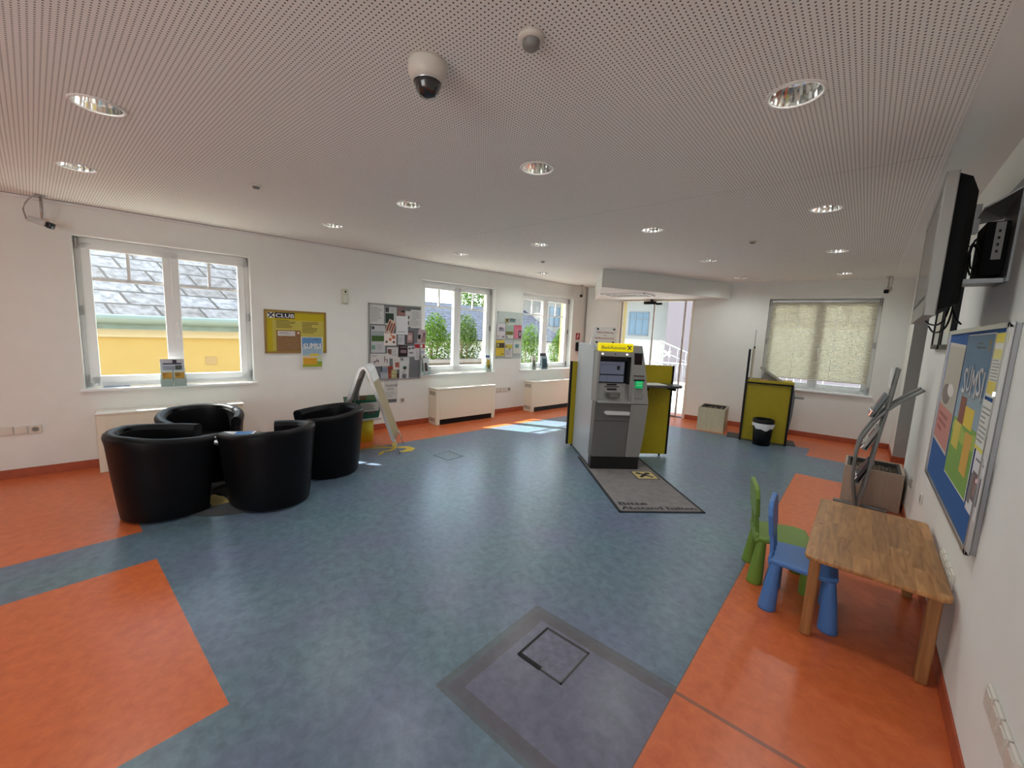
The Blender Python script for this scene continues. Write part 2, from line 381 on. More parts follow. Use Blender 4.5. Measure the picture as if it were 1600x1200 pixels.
# ------------------------------------------------------------------ walls
def wall_with_holes(name, s0, s1, holes, mw, t_in, t_out, zt=H + 0.42, zb=-0.12, inner=WALL, outer=OCHRE):
    """holes = (s0, s1, z0, z1); inner leaf 0..t_in, outer coloured leaf t_in..t_out"""
    mb = MB()
    for y0, y1, m in ((0, t_in, inner), (t_in, t_out, outer)):
        x = s0
        for h0, h1, z0, z1 in sorted(holes):
            mb.box(x, h0, y0, y1, zb, zt, m)
            if z0 > zb: mb.box(h0, h1, y0, y1, zb, z0, m)
            mb.box(h0, h1, y0, y1, z1, zt, m); x = h1
        mb.box(x, s1, y0, y1, zb, zt, m)
    o = mb.build(name, mw=mw); o['kind'] = 'structure'; return o
WINS = [(-0.453, 0.972, 0.775, 2.262), (3.235, 4.685, 0.775, 2.262), (5.365, 6.825, 0.775, 2.262)]
rear = [(-3.95, -2.55, 0.775, 2.262)]
wall_with_holes('wall_left', -4.2, 8.75, WINS + rear, LW(0), 0.19, 0.33)
wall_with_holes('wall_far', -4.0, 1.9, [(-3.264, -1.80, -0.12, 2.262), (-0.62, 0.835, 0.755, 2.262)], FW(0), 0.10, 0.44)
# right wall: near part, passage opening, far return
mb = MB()
mb.box(XR, XR + 0.25, Y0, 5.76, -0.12, H + 0.3, WALL)
mb.box(XR, XR + 0.25, 5.76, 7.47, 1.93, H + 0.3, WALL)
mb.box(XR, XR + 0.25, 7.47, 8.6, -0.12, H + 0.3, WALL)
o = mb.build('wall_right'); o['kind'] = 'structure'
mb = MB()   # the passage behind the opening
GREYW = mat((0.42, 0.42, 0.40), 0.8, name='grey_passage_paint')
mb.box(XR + 0.001, 2.4, 7.465, 7.6, -0.12, 1.929, GREYW); mb.box(XR + 0.25, 2.4, 7.47, 7.6, 1.93, 2.3, GREYW)
mb.box(2.2, 2.4, 5.5, 7.6, -0.12, 2.3, WALL)
mb.box(XR + 0.25, 2.4, 5.6, 5.76, -0.12, 2.3, WALL)
mb.box(XR + 0.25, 2.4, 5.6, 7.6, 2.2, 2.3, WALL)
o = mb.build('wall_passage'); o['kind'] = 'structure'
# cornice strips
mb = MB(); WT = mat((0.85, 0.84, 0.82), 0.5, name='cornice_white')
mb.T = Matrix.Identity(4)
mb.box(-4.2, 8.6, -0.02, 0.0, H - 0.028, H + 0.0, WT); mb.box(-4.2, 8.6, -0.028, 0.0, H - 0.004, H + 0.001, mat((0.25, 0.25, 0.24), 0.8))  # dark strip put in for the shadow gap along the ceiling
mb.build('trim_1', mw=LW(0))['kind'] = 'structure'
mb = MB(); mb.box(-1.8, 1.16, -0.02, 0.0, H - 0.028, H, WT); mb.build('trim_2', mw=FW(0))['kind'] = 'structure'
# skirtings
mb = MB(); mb.box(-4.2, 8.05, -0.008, 0.0, 0, 0.085, SKIRT); mb.build('baseboard_left', mw=LW(0))['kind'] = 'structure'
mb = MB(); mb.box(-3.9, -3.27, -0.008, 0.0, 0, 0.085, SKIRT); mb.box(-1.795, 1.16, -0.008, 0.0, 0, 0.085, SKIRT); mb.build('baseboard_far', mw=FW(0))['kind'] = 'structure'
mb = MB(); mb.box(XR - 0.008, XR, Y0, 5.76, 0, 0.085, SKIRT); mb.box(XR - 0.008, XR, 7.47, 8.33, 0, 0.085, SKIRT)
mb.box(XR, 2.2, 7.456, 7.465, 0, 0.085, SKIRT)
mb.build('baseboard_right')['kind'] = 'structure'
# bulkhead above the entrance
mb = MB(); mb.prism([(-3.19, 5.77), (-1.93, 8.12), (-4.54, 7.915)], 2.27, H + 0.02, PLAIN_CEIL)
mb.build('ceiling_bulkhead')['kind'] = 'structure'
vent = thing('air_curtain_grille', 'rectangular white ventilation grille in the underside of the bulkhead above the entrance', 'vent', at(-3.33, 6.98, 2.27, R(5)))
mb = MB(); fr = WT
for a in (0, 1, 2):
    k = 0.40 - a * 0.10; kk = 0.28 - a * 0.075
    for x0, x1, y0, y1 in ((-k, k, -kk, -kk + 0.03), (-k, k, kk - 0.03, kk), (-k, -k + 0.03, -kk, kk), (k - 0.03, k, -kk, kk)):
        mb.box(x0, x1, y0, y1, -0.014 - 0.003 * (2 - a), 0.0, fr)
mb.build('frame', vent)
mb = MB(); mb.box(-0.39, 0.39, -0.27, 0.27, -0.006, 0, mat((0.35, 0.34, 0.32), 0.7)); mb.build('grille', vent)
# unseen rear front added behind the camera as an opening for fill daylight
mb = MB()
for x in (-6.0, -4.4, -2.8, -1.2, 0.4): mb.box(x - 0.04, x + 0.04, Y0 - 0.05, Y0, 0, H, ALU)
mb.box(-6.4, -1.9, Y0 - 0.05, Y0, 0, H, WALL); mb.box(-6.2, 0.6, Y0 - 0.05, Y0, 0, 0.35, WALL); mb.box(-6.2, 0.6, Y0 - 0.05, Y0, H - 0.1, H + 0.3, WALL)
mb.build('wall_rear_added')['kind'] = 'structure'

# ------------------------------------------------------------------ windows in the left wall
def make_window(n, s0, s1, z0, z1, mw, glass_off=0.14, sill=True):
    """local frame: x along wall from s0, y into wall"""
    W = s1 - s0; HH = z1 - z0
    root = bpy.data.objects.new('window_%d' % n, None); COL.objects.link(root); root.matrix_world = mw @ Matrix.Translation((s0, 0, z0)); root['kind'] = 'structure'
    y0, y1 = glass_off - 0.02, glass_off + 0.05
    mb = MB(); f = 0.05
    mb.box(0, W, y0, y1, HH - f, HH, WHITE_FR); mb.box(0, W, y0, y1, 0.025, 0.025 + f, WHITE_FR)
    mb.box(0, f, y0, y1, 0.02, HH, WHITE_FR); mb.box(W - f, W, y0, y1, 0.02, HH, WHITE_FR)
    mb.build('window_frame', root, bevel=0.004)
    for k in range(2):
        a = f * 0.9 if k == 0 else W / 2 + 0.002; b = W / 2 - 0.002 if k == 0 else W - f * 0.9
        q = 0.065; zb, zt = 0.025 + f * 0.9, HH - f * 0.9
        mb = MB(); ya, yb = y0 - 0.018, y1 - 0.012
        mb.box(a, b, ya, yb, zt - q, zt, WHITE_FR); mb.box(a, b, ya, yb, zb, zb + q, WHITE_FR)
        mb.box(a, a + q, ya, yb, zb, zt, WHITE_FR); mb.box(b - q, b, ya, yb, zb, zt, WHITE_FR)
        gs = mb.build('sash', root, bevel=0.005)
        mb = MB(); zm = zb + q + (zt - zb - 2 * q) * 0.775
        mb.box(a + q, b - q, glass_off - 0.005, glass_off + 0.02, zm - 0.013, zm + 0.013, WHITE_FR)
        mb.box((a + b) / 2 - 0.013, (a + b) / 2 + 0.013, glass_off - 0.005, glass_off + 0.02, zm, zt - q, WHITE_FR)
        mb.build('glazing_bar', gs)
        mb = MB(); mb.box(a + q - 0.004, b - q + 0.004, glass_off + 0.006, glass_off + 0.010, zb + q - 0.004, zt - q + 0.004, GLASS)
        mb.build('pane', gs)
    mb = MB(); mb.box(W / 2 + 0.012, W / 2 + 0.036, y0 - 0.028, y0 - 0.018, HH * 0.42, HH * 0.49, WHITE_FR)
    mb.tube([(W / 2 + 0.024, y0 - 0.025, HH * 0.47), (W / 2 + 0.024, y0 - 0.055, HH * 0.47), (W / 2 + 0.024, y0 - 0.058, HH * 0.37)], 0.009, WHITE_FR)
    mb.build('window_handle', root)
    mb = MB()
    for xx in (0.012, W - 0.028):
        for zz in (0.06, HH * 0.5, HH - 0.11): mb.box(xx, xx + 0.016, y0 - 0.03, y0 - 0.005, zz, zz + 0.09, ALU)
    mb.build('hinge', root, bevel=0.003)
    mb = MB(); mb.box(-0.03, W + 0.03, -0.035, 0.0, 0, 0.025, SILL); mb.box(0.001, W - 0.001, -0.01, y0, 0.0, 0.025, SILL); mb.build('window_sill', root, bevel=0.004)
    return root
for i, w in enumerate(WINS): make_window(i + 1, w[0], w[1], w[2], w[3], LW(0))
make_window(4, *rear[0], LW(0))
make_window(5, -0.62, 0.835, 0.755, 2.262, FW(0), glass_off=0.13)

# pleated blind in the far window
def blind_mat():
    m = bpy.data.materials.new('pleated_blind_fabric'); m.use_nodes = True; t = m.node_tree; t.nodes.clear()
    o = t.nodes.new('ShaderNodeOutputMaterial'); a = t.nodes.new('ShaderNodeBsdfDiffuse'); b = t.nodes.new('ShaderNodeBsdfTranslucent'); q = t.nodes.new('ShaderNodeMixShader')
    a.inputs['Color'].default_value = (0.80, 0.77, 0.66, 1); b.inputs['Color'].default_value = (0.70, 0.65, 0.50, 1); q.inputs[0].default_value = 0.20
    t.links.new(a.outputs[0], q.inputs[1]); t.links.new(b.outputs[0], q.inputs[2]); t.links.new(q.outputs[0], o.inputs[0]); return m
bl = thing('pleated_blind', 'cream pleated blind drawn down over the far window', 'blind', FW(-0.62, 0, 0.755))
mb = MB(); BM_ = blind_mat(); W = 1.455
nfold = 54; zt, zb = 1.455, 0.205
pts = [(0.075 + (0.007 if i % 2 else -0.007), zt - (zt - zb) * i / (2 * nfold)) for i in range(2 * nfold + 1)]
vs = [(0.045, y, z) for y, z in pts] + [(W - 0.045, y, z) for y, z in pts]; k = len(pts)
mb.add(vs, [(i, i + 1, k + i + 1, k + i) for i in range(k - 1)], BM_)
mb.build('fabric', bl)
mb = MB(); mb.box(0.04, W - 0.04, 0.055, 0.095, 1.455, 1.48, ALU); mb.build('head_rail', bl)
mb = MB(); mb.box(0.04, W - 0.04, 0.062, 0.088, 0.190, 0.205, mat((0.7, 0.68, 0.6), 0.5)); mb.build('bottom_rail', bl)
mb = MB()
for x in (0.42, 0.93): mb.tube([(x, 0.06, 1.46), (x, 0.06, 0.19)], 0.0025, PAPER, n=6)
mb.build('cord', bl)

# ------------------------------------------------------------------ entrance door
FILM = bpy.data.materials.new('frosted_white_film'); FILM.use_nodes = True; _t = FILM.node_tree; _t.nodes.clear()
_o = _t.nodes.new('ShaderNodeOutputMaterial'); _a = _t.nodes.new('ShaderNodeBsdfTranslucent'); _a.inputs['Color'].default_value = (0.95, 0.95, 0.95, 1); _t.links.new(_a.outputs[0], _o.inputs[0])
dr = bpy.data.objects.new('door_1', None); COL.objects.link(dr); dr.matrix_world = FW(-3.264, 0, 0); dr['kind'] = 'structure'
mb = MB(); W = 1.464; HZ = 2.262
CRM = mat((0.80, 0.74, 0.62), 0.5, name='cream_jamb')
mb.box(W - 0.045, W, 0.0, 0.10, 0, HZ, CRM); mb.box(0, 0.02, 0.0, 0.10, 0, HZ, CRM); mb.box(0, W, 0.0, 0.10, HZ - 0.03, HZ, CRM)
mb.build('door_frame', dr)
mb = MB(); PST = mat((0.55, 0.50, 0.46), 0.4, metal=0.3, name='door_post')
mb.box(0.02, 0.06, 0.06, 0.09, 0, HZ - 0.03, PST); mb.box(0.685, 0.715, 0.06, 0.09, 0, HZ - 0.03, PST); mb.box(0.06, 0.685, 0.06, 0.09, 0.0, 0.03, PST)
fx = mb.build('side_panel', dr)
mb = MB(); mb.box(0.06, 0.685, 0.072, 0.078, 0.03, HZ - 0.03, GLASS); mb.build('pane', fx)
mb = MB(); mb.box(0.70, 0.722, 0.02, 0.05, 0.01, HZ - 0.03, PST); mb.box(1.275, 1.305, 0.02, 0.05, 0.01, HZ - 0.03, PST); mb.box(0.722, 1.275, 0.02, 0.05, 0.01, 0.035, PST)
lf = mb.build('sliding_leaf', dr)
mb = MB(); mb.box(0.722, 1.275, 0.032, 0.038, 0.035, HZ - 0.03, GLASS); mb.build('pane', lf)
mb = MB(); gable_cross(mb, 1.03, 1.22, 0.075, FILM, y=0.030); mb.build('emblem_sticker', lf)
mb = MB(); mb.box(1.32, W - 0.045, 0.03, 0.036, 0.0, HZ - 0.03, GLASS); mb.build('pane', dr)
mb = MB(); mb.box(0, W, 0.0, 0.12, 0, 0.006, BLACK); mb.build('threshold', dr)
sn = thing('door_sensor', 'small black motion sensor bar hanging at the top of the glass entrance door', 'sensor', FW(-2.60, 0.06, 2.19))
mb = MB(); mb.box(-0.14, 0.10, -0.035, 0.03, -0.02, 0.035, BLACK); mb.build('housing', sn, bevel=0.01)
mb = MB(); mb.box(0.10, 0.21, -0.02, 0.03, -0.03, 0.01, BLACK); mb.build('sensor_arm', sn, bevel=0.005)
mb = MB(); mb.box(-0.02, 0.02, 0.0, 0.06, 0.02, 0.08, BLACK); mb.build('bracket', sn, bevel=0.005)
# ------------------------------------------------------------------ downlights
def downlight_mats():
    m = bpy.data.materials.new('faceted_reflector'); m.use_nodes = True; t = m.node_tree; b = t.nodes['Principled BSDF']
    b.inputs['Metallic'].default_value = 1.0; b.inputs['Roughness'].default_value = 0.10; b.inputs['Base Color'].default_value = (0.88, 0.88, 0.86, 1)
    return m
REFL = downlight_mats()
dl = thing('downlight', 'x', 'ceiling light', at(*LIGHTS[0], H), 'recessed downlights')
mb = MB(); mb.lathe([(RH - 0.004, 0.004), (RH - 0.004, -0.004), (RH + 0.008, -0.007), (RH + 0.013, -0.003), (RH + 0.013, 0.0)], mat((0.78, 0.76, 0.72), 0.4, name='white_trim_ring'), n=40); mb.build('trim_ring', dl)
mb = MB()
# faceted bowl: the radius alternates so that every facet mirrors something else
vs = []; prof = [(0.089, 0.0), (0.084, 0.03), (0.074, 0.065), (0.058, 0.095), (0.040, 0.112)]; n = 44
for i in range(n):
    a = 2 * PI * i / n; w = 1.0 if i % 2 else 0.972
    for r_, z in prof: vs.append((r_ * w * math.cos(a), r_ * w * math.sin(a), z))
p = len(prof); fs = [(i * p + q, ((i + 1) % n) * p + q, ((i + 1) % n) * p + q + 1, i * p + q + 1) for i in range(n) for q in range(p - 1)]
mb.add(vs, fs, REFL); mb.lathe([(0.041, 0.111), (0.0, 0.111)], mat((0.25, 0.24, 0.23), 0.6), n=20)
mb.build('reflector', dl)
mb = MB()
for dx in (-0.022, 0.022): mb.tube([(dx, -0.0, 0.110), (dx, 0.0, 0.05)], 0.011, mat((0.86, 0.84, 0.78), 0.3, name='lamp_tube'))
mb.box(-0.033, 0.033, -0.018, 0.018, 0.09, 0.110, PAPER); mb.build('lamp', dl)
LROW = {0.28: 'in the row nearest the viewer', 2.08: 'second row from the viewer', 3.87: 'third row from the viewer', 5.69: 'fourth row from the viewer', 7.47: 'row nearest the far wall'}
LCOL = {-4.30: 'first from the window wall', -2.98: 'second from the window wall', -1.65: 'third from the window wall', -0.34: 'in the line nearest the screen wall'}
FILL_W = 6.5
for i, (x, y) in enumerate(LIGHTS):
    ld = bpy.data.lights.new('downlight_fill', 'SPOT'); ld.energy = FILL_W; ld.spot_size = R(165); ld.spot_blend = 1.0; ld.shadow_soft_size = 0.08; ld.color = (0.97, 1.0, 0.97)  # added fill spot to brighten the hall; the downlights themselves are off
    lo_ = bpy.data.objects.new('downlight_fill', ld); COL.objects.link(lo_); lo_.location = (x, y, H - 0.012)
    o = dl if i == 0 else copy_tree(dl)
    if i: o.matrix_world = at(x, y, H)
    ry = min(LROW, key=lambda v: abs(v - y)); cx = min(LCOL, key=lambda v: abs(v - x))
    o['label'] = 'round recessed ceiling downlight, %s, %s' % (LROW[ry], LCOL[cx])

# dome camera, smoke detector, small ceiling sensors
dc = thing('dome_camera', 'white dome security camera with a dark glass eye on the ceiling', 'camera', at(-1.385, 1.05, H))
mb = MB(); IV = mat((0.66, 0.62, 0.55), 0.4, name='ivory_plastic')
mb.lathe([(0, 0), (0.072, 0), (0.074, -0.01), (0.072, -0.045), (0.062, -0.062), (0.050, -0.066)], IV, n=40); mb.build('housing', dc)
mb = MB(); mb.lathe([(0.050, -0.064), (0.050, -0.075), (0.042, -0.10), (0.028, -0.118), (0, -0.124)], mat((0.01, 0.01, 0.012), 0.05, coat=1.0), n=32); mb.build('dome', dc)
mb = MB(); mb.lathe([(0.053, -0.060), (0.055, -0.066), (0.053, -0.072)], CHROME, n=32); mb.build('ring', dc)
sd = thing('smoke_detector', 'round white smoke detector on the perforated ceiling near the top of the picture', 'smoke detector', at(-0.983, 1.174, H))
mb = MB(); mb.lathe([(0, 0), (0.045, 0), (0.045, -0.012), (0.03, -0.016)], IV, n=32); mb.build('base', sd)
mb = MB(); mb.lathe([(0.030, -0.014), (0.028, -0.034), (0.018, -0.042), (0, -0.042)], mat((0.22, 0.21, 0.2), 0.4), n=24); mb.build('head', sd)
for (x, y), lb in zip([(-3.599, 1.164), (-0.987, 4.789), (-3.616, 4.792)], ['between the downlights above the tub chairs', 'above the wooden planter side of the hall', 'near the bulkhead over the window side']):
    s_ = thing('ceiling_detector', 'small round flush detector in the ceiling, ' + lb, 'detector', at(x, y, H), 'small flush ceiling detectors')
    mb = MB(); mb.lathe([(0, 0), (0.042, 0), (0.040, -0.006), (0.026, -0.010)], IV, n=24); mb.build('base', s_)
    mb = MB(); mb.lathe([(0.026, -0.008), (0.022, -0.022), (0, -0.024)], mat((0.2, 0.19, 0.18), 0.4), n=20); mb.build('head', s_)

# security cameras hanging near the walls
def sec_cam(x, y, aim, label, drop=0.22, pitch=R(-18)):
    t_ = thing('security_camera', label, 'camera', at(x, y, H, aim), 'ceiling hung security cameras')
    mb = MB(); mb.cyl((0, 0), 0.035, -0.012, 0.0, ALU); mb.tube([(0, 0, -0.01), (0, 0, -drop)], 0.011, ALU); mb.build('arm', t_)
    mb = MB(); mb.T = Matrix.Translation((0, 0, -drop - 0.035)) @ Matrix.Rotation(-pitch, 4, 'Y')
    mb.box(-0.10, 0.03, -0.028, 0.028, -0.026, 0.024, mat((0.55, 0.55, 0.53), 0.35, name='camera_housing')); mb.build('housing', t_, bevel=0.01)
    mb = MB(); mb.T = Matrix.Translation((0, 0, -drop - 0.035)) @ Matrix.Rotation(-pitch, 4, 'Y')
    mb.box(0.03, 0.075, -0.029, 0.029, -0.028, 0.026, GLOSS_BLACK); mb.build('lens_hood', t_, bevel=0.012)
    mb = MB(); mb.T = Matrix.Translation((0, 0, 0))
    mb.tube([(-0.05, 0.02, -0.005), (-0.09, 0.02, -0.03), (-0.12, 0.01, -0.08), (-0.13, 0, -0.13), (-0.115, 0, -drop - 0.01), (-0.095, 0, -drop - 0.03)], 0.005, mat((0.4, 0.4, 0.38), 0.5)); mb.build('cable', t_)
sec_cam(-5.60, -0.60 + 0.72, R(55), 'grey security camera hanging from the ceiling left of the big window', drop=0.20)
sec_cam(-4.60, 7.50, R(-70), 'small security camera hanging in the corner beside the last window', drop=0.17, pitch=R(-25))
sec_cam(0.14, 8.02, R(-105), 'security camera hanging above the corner of the window with the blind', drop=0.16, pitch=R(-20))

# ------------------------------------------------------------------ convector heaters
def convector(s, label, d=0.0, z=0.0):
    t_ = thing('convector_heater', label, 'heater', LW(s, 0, 0), 'cream convector heaters under the windows')
    L = 1.20; D = 0.235; T = 0.59
    mb = MB(); mb.box(0, 0.07, -D, -0.004, 0.0, T - 0.025, CREAM); mb.box(L - 0.07, L, -D, -0.004, 0, T - 0.025, CREAM); mb.box(0.07, L - 0.07, -D, -0.03, 0.085, T - 0.025, CREAM)
    mb.build('casing', t_, bevel=0.006)
    mb = MB(); mb.box(-0.006, L + 0.006, -D - 0.006, 0.0, T - 0.025, T, mat((0.80, 0.76, 0.68), 0.4, name='cream_lid')); mb.build('lid', t_, bevel=0.01)
    mb = MB(); mb.box(0.07, L - 0.07, -D + 0.012, -D + 0.02, 0.0, 0.085, BLACK); mb.build('kick_grille', t_)
    BR = mat((0.16, 0.12, 0.09), 0.6)
    for z0 in (0.045, T - 0.12):
        mb = MB()
        for k in range(5):
            yy = -D + 0.045 + k * 0.034; mb.box(-0.0015, 0.002, yy, yy + 0.017, z0, z0 + 0.065, BR)
        mb.build('side_vent', t_)
    return t_
convector(-0.385, 'cream convector heater behind the tub chairs, under the large left window')
convector(3.375, 'cream convector heater under the window with the bushes, right of the poster stand')
convector(5.49, 'cream convector heater under the last window, partly hidden by the cash machine')

# ------------------------------------------------------------------ tub chairs
def make_tub():
    t_ = thing('tub_chair', 'x', 'chair', at(0, 0), 'black leather tub chairs')
    gap = R(52); n = 40; Ht = 0.68; rb, rt = 0.278, 0.340; th = 0.075
    a0, a1 = gap, 2 * PI - gap
    # cross-section of the shell wall, from inner bottom to outer bottom, rounded on top
    def prof(drop):
        h = Ht - drop
        P_ = []
        ro = lambda z: rb + (rt - rb) * (z / Ht) ** 0.8
        P_.append((ro(0.02) - th, 0.02)); P_.append((ro(0.38) - th, 0.38)); P_.append((ro(h - 0.10) - th - 0.002, h - 0.10)); P_.append((ro(h - 0.04) - th - 0.004, h - 0.04))
        for k in range(7):
            q = PI - PI * k / 6; P_.append((ro(h) - th / 2 + math.cos(q) * (th / 2 + 0.004), h - 0.038 + math.sin(q) * 0.038))
        P_.append((ro(h - 0.10), h - 0.10)); P_.append((ro(0.35), 0.35)); P_.append((ro(0.10), 0.10)); P_.append((ro(0.02), 0.02))
        return P_
    mb = MB(); vs = []; 
    for i in range(n + 1):
        f_ = i / n; a = a0 + (a1 - a0) * f_
        e = abs(f_ - 0.5) * 2; drop = 0.055 * max(0, e - 0.35) / 0.65
        for r_, z in prof(drop):
            xx = r_ * math.cos(a); vs.append((xx * (1.38 if xx > 0 else 1.0), r_ * math.sin(a), z))
    p = len(prof(0)); fs = [(i * p + q, (i + 1) * p + q, (i + 1) * p + q + 1, i * p + q + 1) for i in range(n) for q in range(p - 1)]
    fs += [(i * p + p - 1, (i + 1) * p + p - 1, (i + 1) * p, i * p) for i in range(n)]
    fs += [tuple(range(p)), tuple(range(n * p, (n + 1) * p))[::-1]]
    mb.add(vs, fs, LEATHER, True); sh = mb.build('shell', t_)
    bv = sh.modifiers.new('bevel', 'BEVEL'); bv.width = 0.012; bv.segments = 3; bv.limit_method = 'ANGLE'; bv.angle_limit = R(50)
    # seat cushion and the front panel between the arms
    def dshape(r_, front): 
        pts = []
        for i in range(25):
            a = gap * 0.98 + (2 * PI - 2 * gap * 0.98) * i / 24; pts.append((r_ * math.cos(a) * (1.38 if math.cos(a) > 0 else 1.0), r_ * math.sin(a)))
        for i in range(1, 8):
            a = -gap + 2 * gap * i / 8; pts.append(((r_ * math.cos(gap) * 1.38 + front * math.cos(a * 0.9) * 0.35), r_ * math.sin(a) ))
        return pts
    mb = MB(); mb.prism(dshape(0.215, 0.20), 0.30, 0.415, LEATHER, True); mb.build('seat_cushion', t_, bevel=0.03, seg=4)
    mb = MB(); mb.prism(dshape(0.205, 0.17), 0.03, 0.30, LEATHER, True); mb.build('seat_base', t_, bevel=0.01)
    mb = MB()
    for a in (0.9, 2.3, 3.95, 5.4): mb.cyl((0.20 * math.cos(a), 0.20 * math.sin(a)), 0.022, 0.0, 0.03, BLACK, n=12)
    mb.build('glide', t_)
    return t_
tub = make_tub()
for i, (x, y, ang, lb) in enumerate([
        (-4.10, 0.605, 86, 'black leather tub chair with its back to the viewer, leftmost of the four'),
        (-3.742, 1.258, 200, 'black leather tub chair in front, nearest the middle of the hall, seen from behind'),
        (-4.13, 1.935, 258, 'black leather tub chair beside the poster stand, rightmost of the four'),
        (-4.72, 0.985, -6, 'black leather tub chair against the convector heater, facing the viewer')]):
    o = tub if i == 0 else copy_tree(tub)
    o.matrix_world = at(x, y, 0, R(ang)); o['label'] = lb

# round side table and rug
st = thing('side_table', 'small round black side table in the middle of the tub chairs', 'table', at(-4.21, 1.14))
mb = MB(); mb.lathe([(0, 0.462), (0.24, 0.462), (0.245, 0.470), (0.24, 0.48), (0, 0.48)], GLOSS_BLACK, n=40); mb.build('table_top', st)
mb = MB(); mb.cyl((0, 0), 0.03, 0.012, 0.462, DKALU); mb.build('column', st)
mb = MB(); mb.lathe([(0, 0), (0.21, 0), (0.21, 0.006), (0.03, 0.02), (0, 0.02)], BLACK, n=40); mb.build('base', st)
for k, (dx, dy, rz, lb) in enumerate([(0.06, -0.04, 20, 'open brochure lying on the round side table, nearest the front tub chair'), (-0.12, 0.02, -35, 'white leaflet lying on the far side of the round side table')]):
    mb = MB(); mb.box(-0.10, 0.10, -0.14, 0.14, 0, 0.004, PAPER); mb.box(-0.09, 0.09, -0.02, 0.12, 0.004, 0.0045, pm(90, 140, 200)); 
    tag(mb.build('brochure', mw=at(-4.21 + dx, 1.14 + dy, 0.48 + k * 0.0005, R(rz)), ), lb, 'brochure', 'brochures on the side table')
rg = thing('round_rug', 'round dark grey rug under the tub chairs with an ochre print', 'rug', at(-4.12, 1.12))
mb = MB(); mb.lathe([(0, 0.0), (0.50, 0.0), (0.50, 0.004), (0, 0.005)], mat((0.055, 0.058, 0.06), 0.9, name='grey_rug', noise=0.2, scale=60), n=60); mb.build('pile', rg)
mb = MB(); mb.box(-0.06, 0.20, -0.26, -0.14, 0.005, 0.0065, mat((0.42, 0.30, 0.09), 0.8)); mb.build('print', rg)

# ------------------------------------------------------------------ cash machine (local x across the front, y into the depth)
s2 = math.sqrt(0.5)
AT = frame((-2.245, 4.075, 0), (s2, s2, 0), (-s2, s2, 0))
atm = thing('cash_machine', 'grey free-standing cash machine with a lit yellow header', 'cash machine', AT)
LG = mat((0.46, 0.49, 0.52), 0.35, name='light_grey_metal'); MG = mat((0.14, 0.137, 0.13), 0.42, name='mid_grey_plastic'); SG = mat((0.27, 0.262, 0.25), 0.40, name='silver_grey_plastic')
def xr_(z):  # right outline of the front
    pts = [(0.15, 0.575), (0.4, 0.60), (0.80, 0.612), (1.1, 0.575), (1.44, 0.515)]
    for (a, b), (c, d) in zip(pts[:-1], pts[1:]):
        if a <= z <= c: return b + (d - b) * (z - a) / (c - a)
    return pts[-1][1] if z > 1.4 else pts[0][1]
def yf_(z):  # front profile, bulging at waist height
    pts = [(0.15, 0.005), (0.45, -0.02), (0.80, -0.045), (0.86, -0.03), (1.25, 0.0), (1.44, 0.03)]
    for (a, b), (c, d) in zip(pts[:-1], pts[1:]):
        if a <= z <= c: return b + (d - b) * (z - a) / (c - a)
    return 0.03 if z > 1.4 else 0.005
mb = MB(); mb.box(0.0, 0.50, 0.10, 0.93, 0.02, 1.43, LG); mb.build('cabinet', atm, bevel=0.012)
def front_slab(x0f, x1f, z0, z1, m, name, y_add=0.0, thick=0.12, nz=14, par=None):
    mb = MB(); vs = []
    for i in range(nz + 1):
        z = z0 + (z1 - z0) * i / nz; y = yf_(z) + y_add; a, b = x0f(z), x1f(z)
        vs += [(a, y, z), (b, y, z), (b, y + thick, z), (a, y + thick, z)]
    fs = []
    for i in range(nz):
        for k in range(4): fs.append((i * 4 + k, i * 4 + (k + 1) % 4, (i + 1) * 4 + (k + 1) % 4, (i + 1) * 4 + k))
    fs += [(0, 3, 2, 1), tuple(range(nz * 4, nz * 4 + 4))]
    mb.add(vs, fs, m); return mb.build(name, par or atm, bevel=0.006)
XD = lambda z: 0.405
front_slab(lambda z: 0.0, lambda z: 0.402, 0.15, 0.80, MG, 'lower_door', thick=0.13)
front_slab(lambda z: 0.408, xr_, 0.15, 0.775, SG, 'side_column_lower', thick=0.13)
front_slab(lambda z: 0.408, xr_, 0.782, 1.435, SG, 'side_column_upper', thick=0.12)
# upper fascia as a frame around the recessed screen bay
mb = MB()
mb.box(0.0, 0.028, -0.03, 0.13, 0.80, 1.36, SG); mb.box(0.385, 0.405, -0.03, 0.13, 0.80, 1.36, SG)
mb.box(0.0, 0.405, 0.0, 0.13, 1.305, 1.36, SG); mb.box(0.0, 0.405, 0.0, 0.13, 0.80, 0.82, SG)
mb.build('upper_fascia', atm, bevel=0.006)
mb = MB(); mb.add([(0.028, 0.02, 0.82), (0.385, 0.02, 0.82), (0.385, 0.075, 1.0), (0.028, 0.075, 1.0)], [(0, 1, 2, 3)], SG)
mb.add([(0.028, 0.075, 1.0), (0.385, 0.075, 1.0), (0.385, 0.075, 1.305), (0.028, 0.075, 1.305)], [(0, 1, 2, 3)], BLACK)
mb.box(0.028, 0.034, -0.01, 0.075, 1.0, 1.305, BLACK); mb.box(0.36, 0.385, 0.0, 0.075, 1.0, 1.305, BLACK); mb.box(0.028, 0.385, 0.0, 0.06, 1.262, 1.305, BLACK)
mb.build('screen_bay', atm)
mb = MB(); SCR = mat((0.05, 0.055, 0.075), 0.3, name='screen_glow', emit=0.35)
mb.box(0.045, 0.335, 0.055, 0.068, 1.015, 1.245, SCR)
mb.box(0.045, 0.335, 0.0535, 0.0548, 1.09, 1.105, mat((0.03, 0.03, 0.05), 0.2)); mb.box(0.25, 0.285, 0.0535, 0.0548, 1.155, 1.20, mat((0.02, 0.02, 0.02), 0.2))
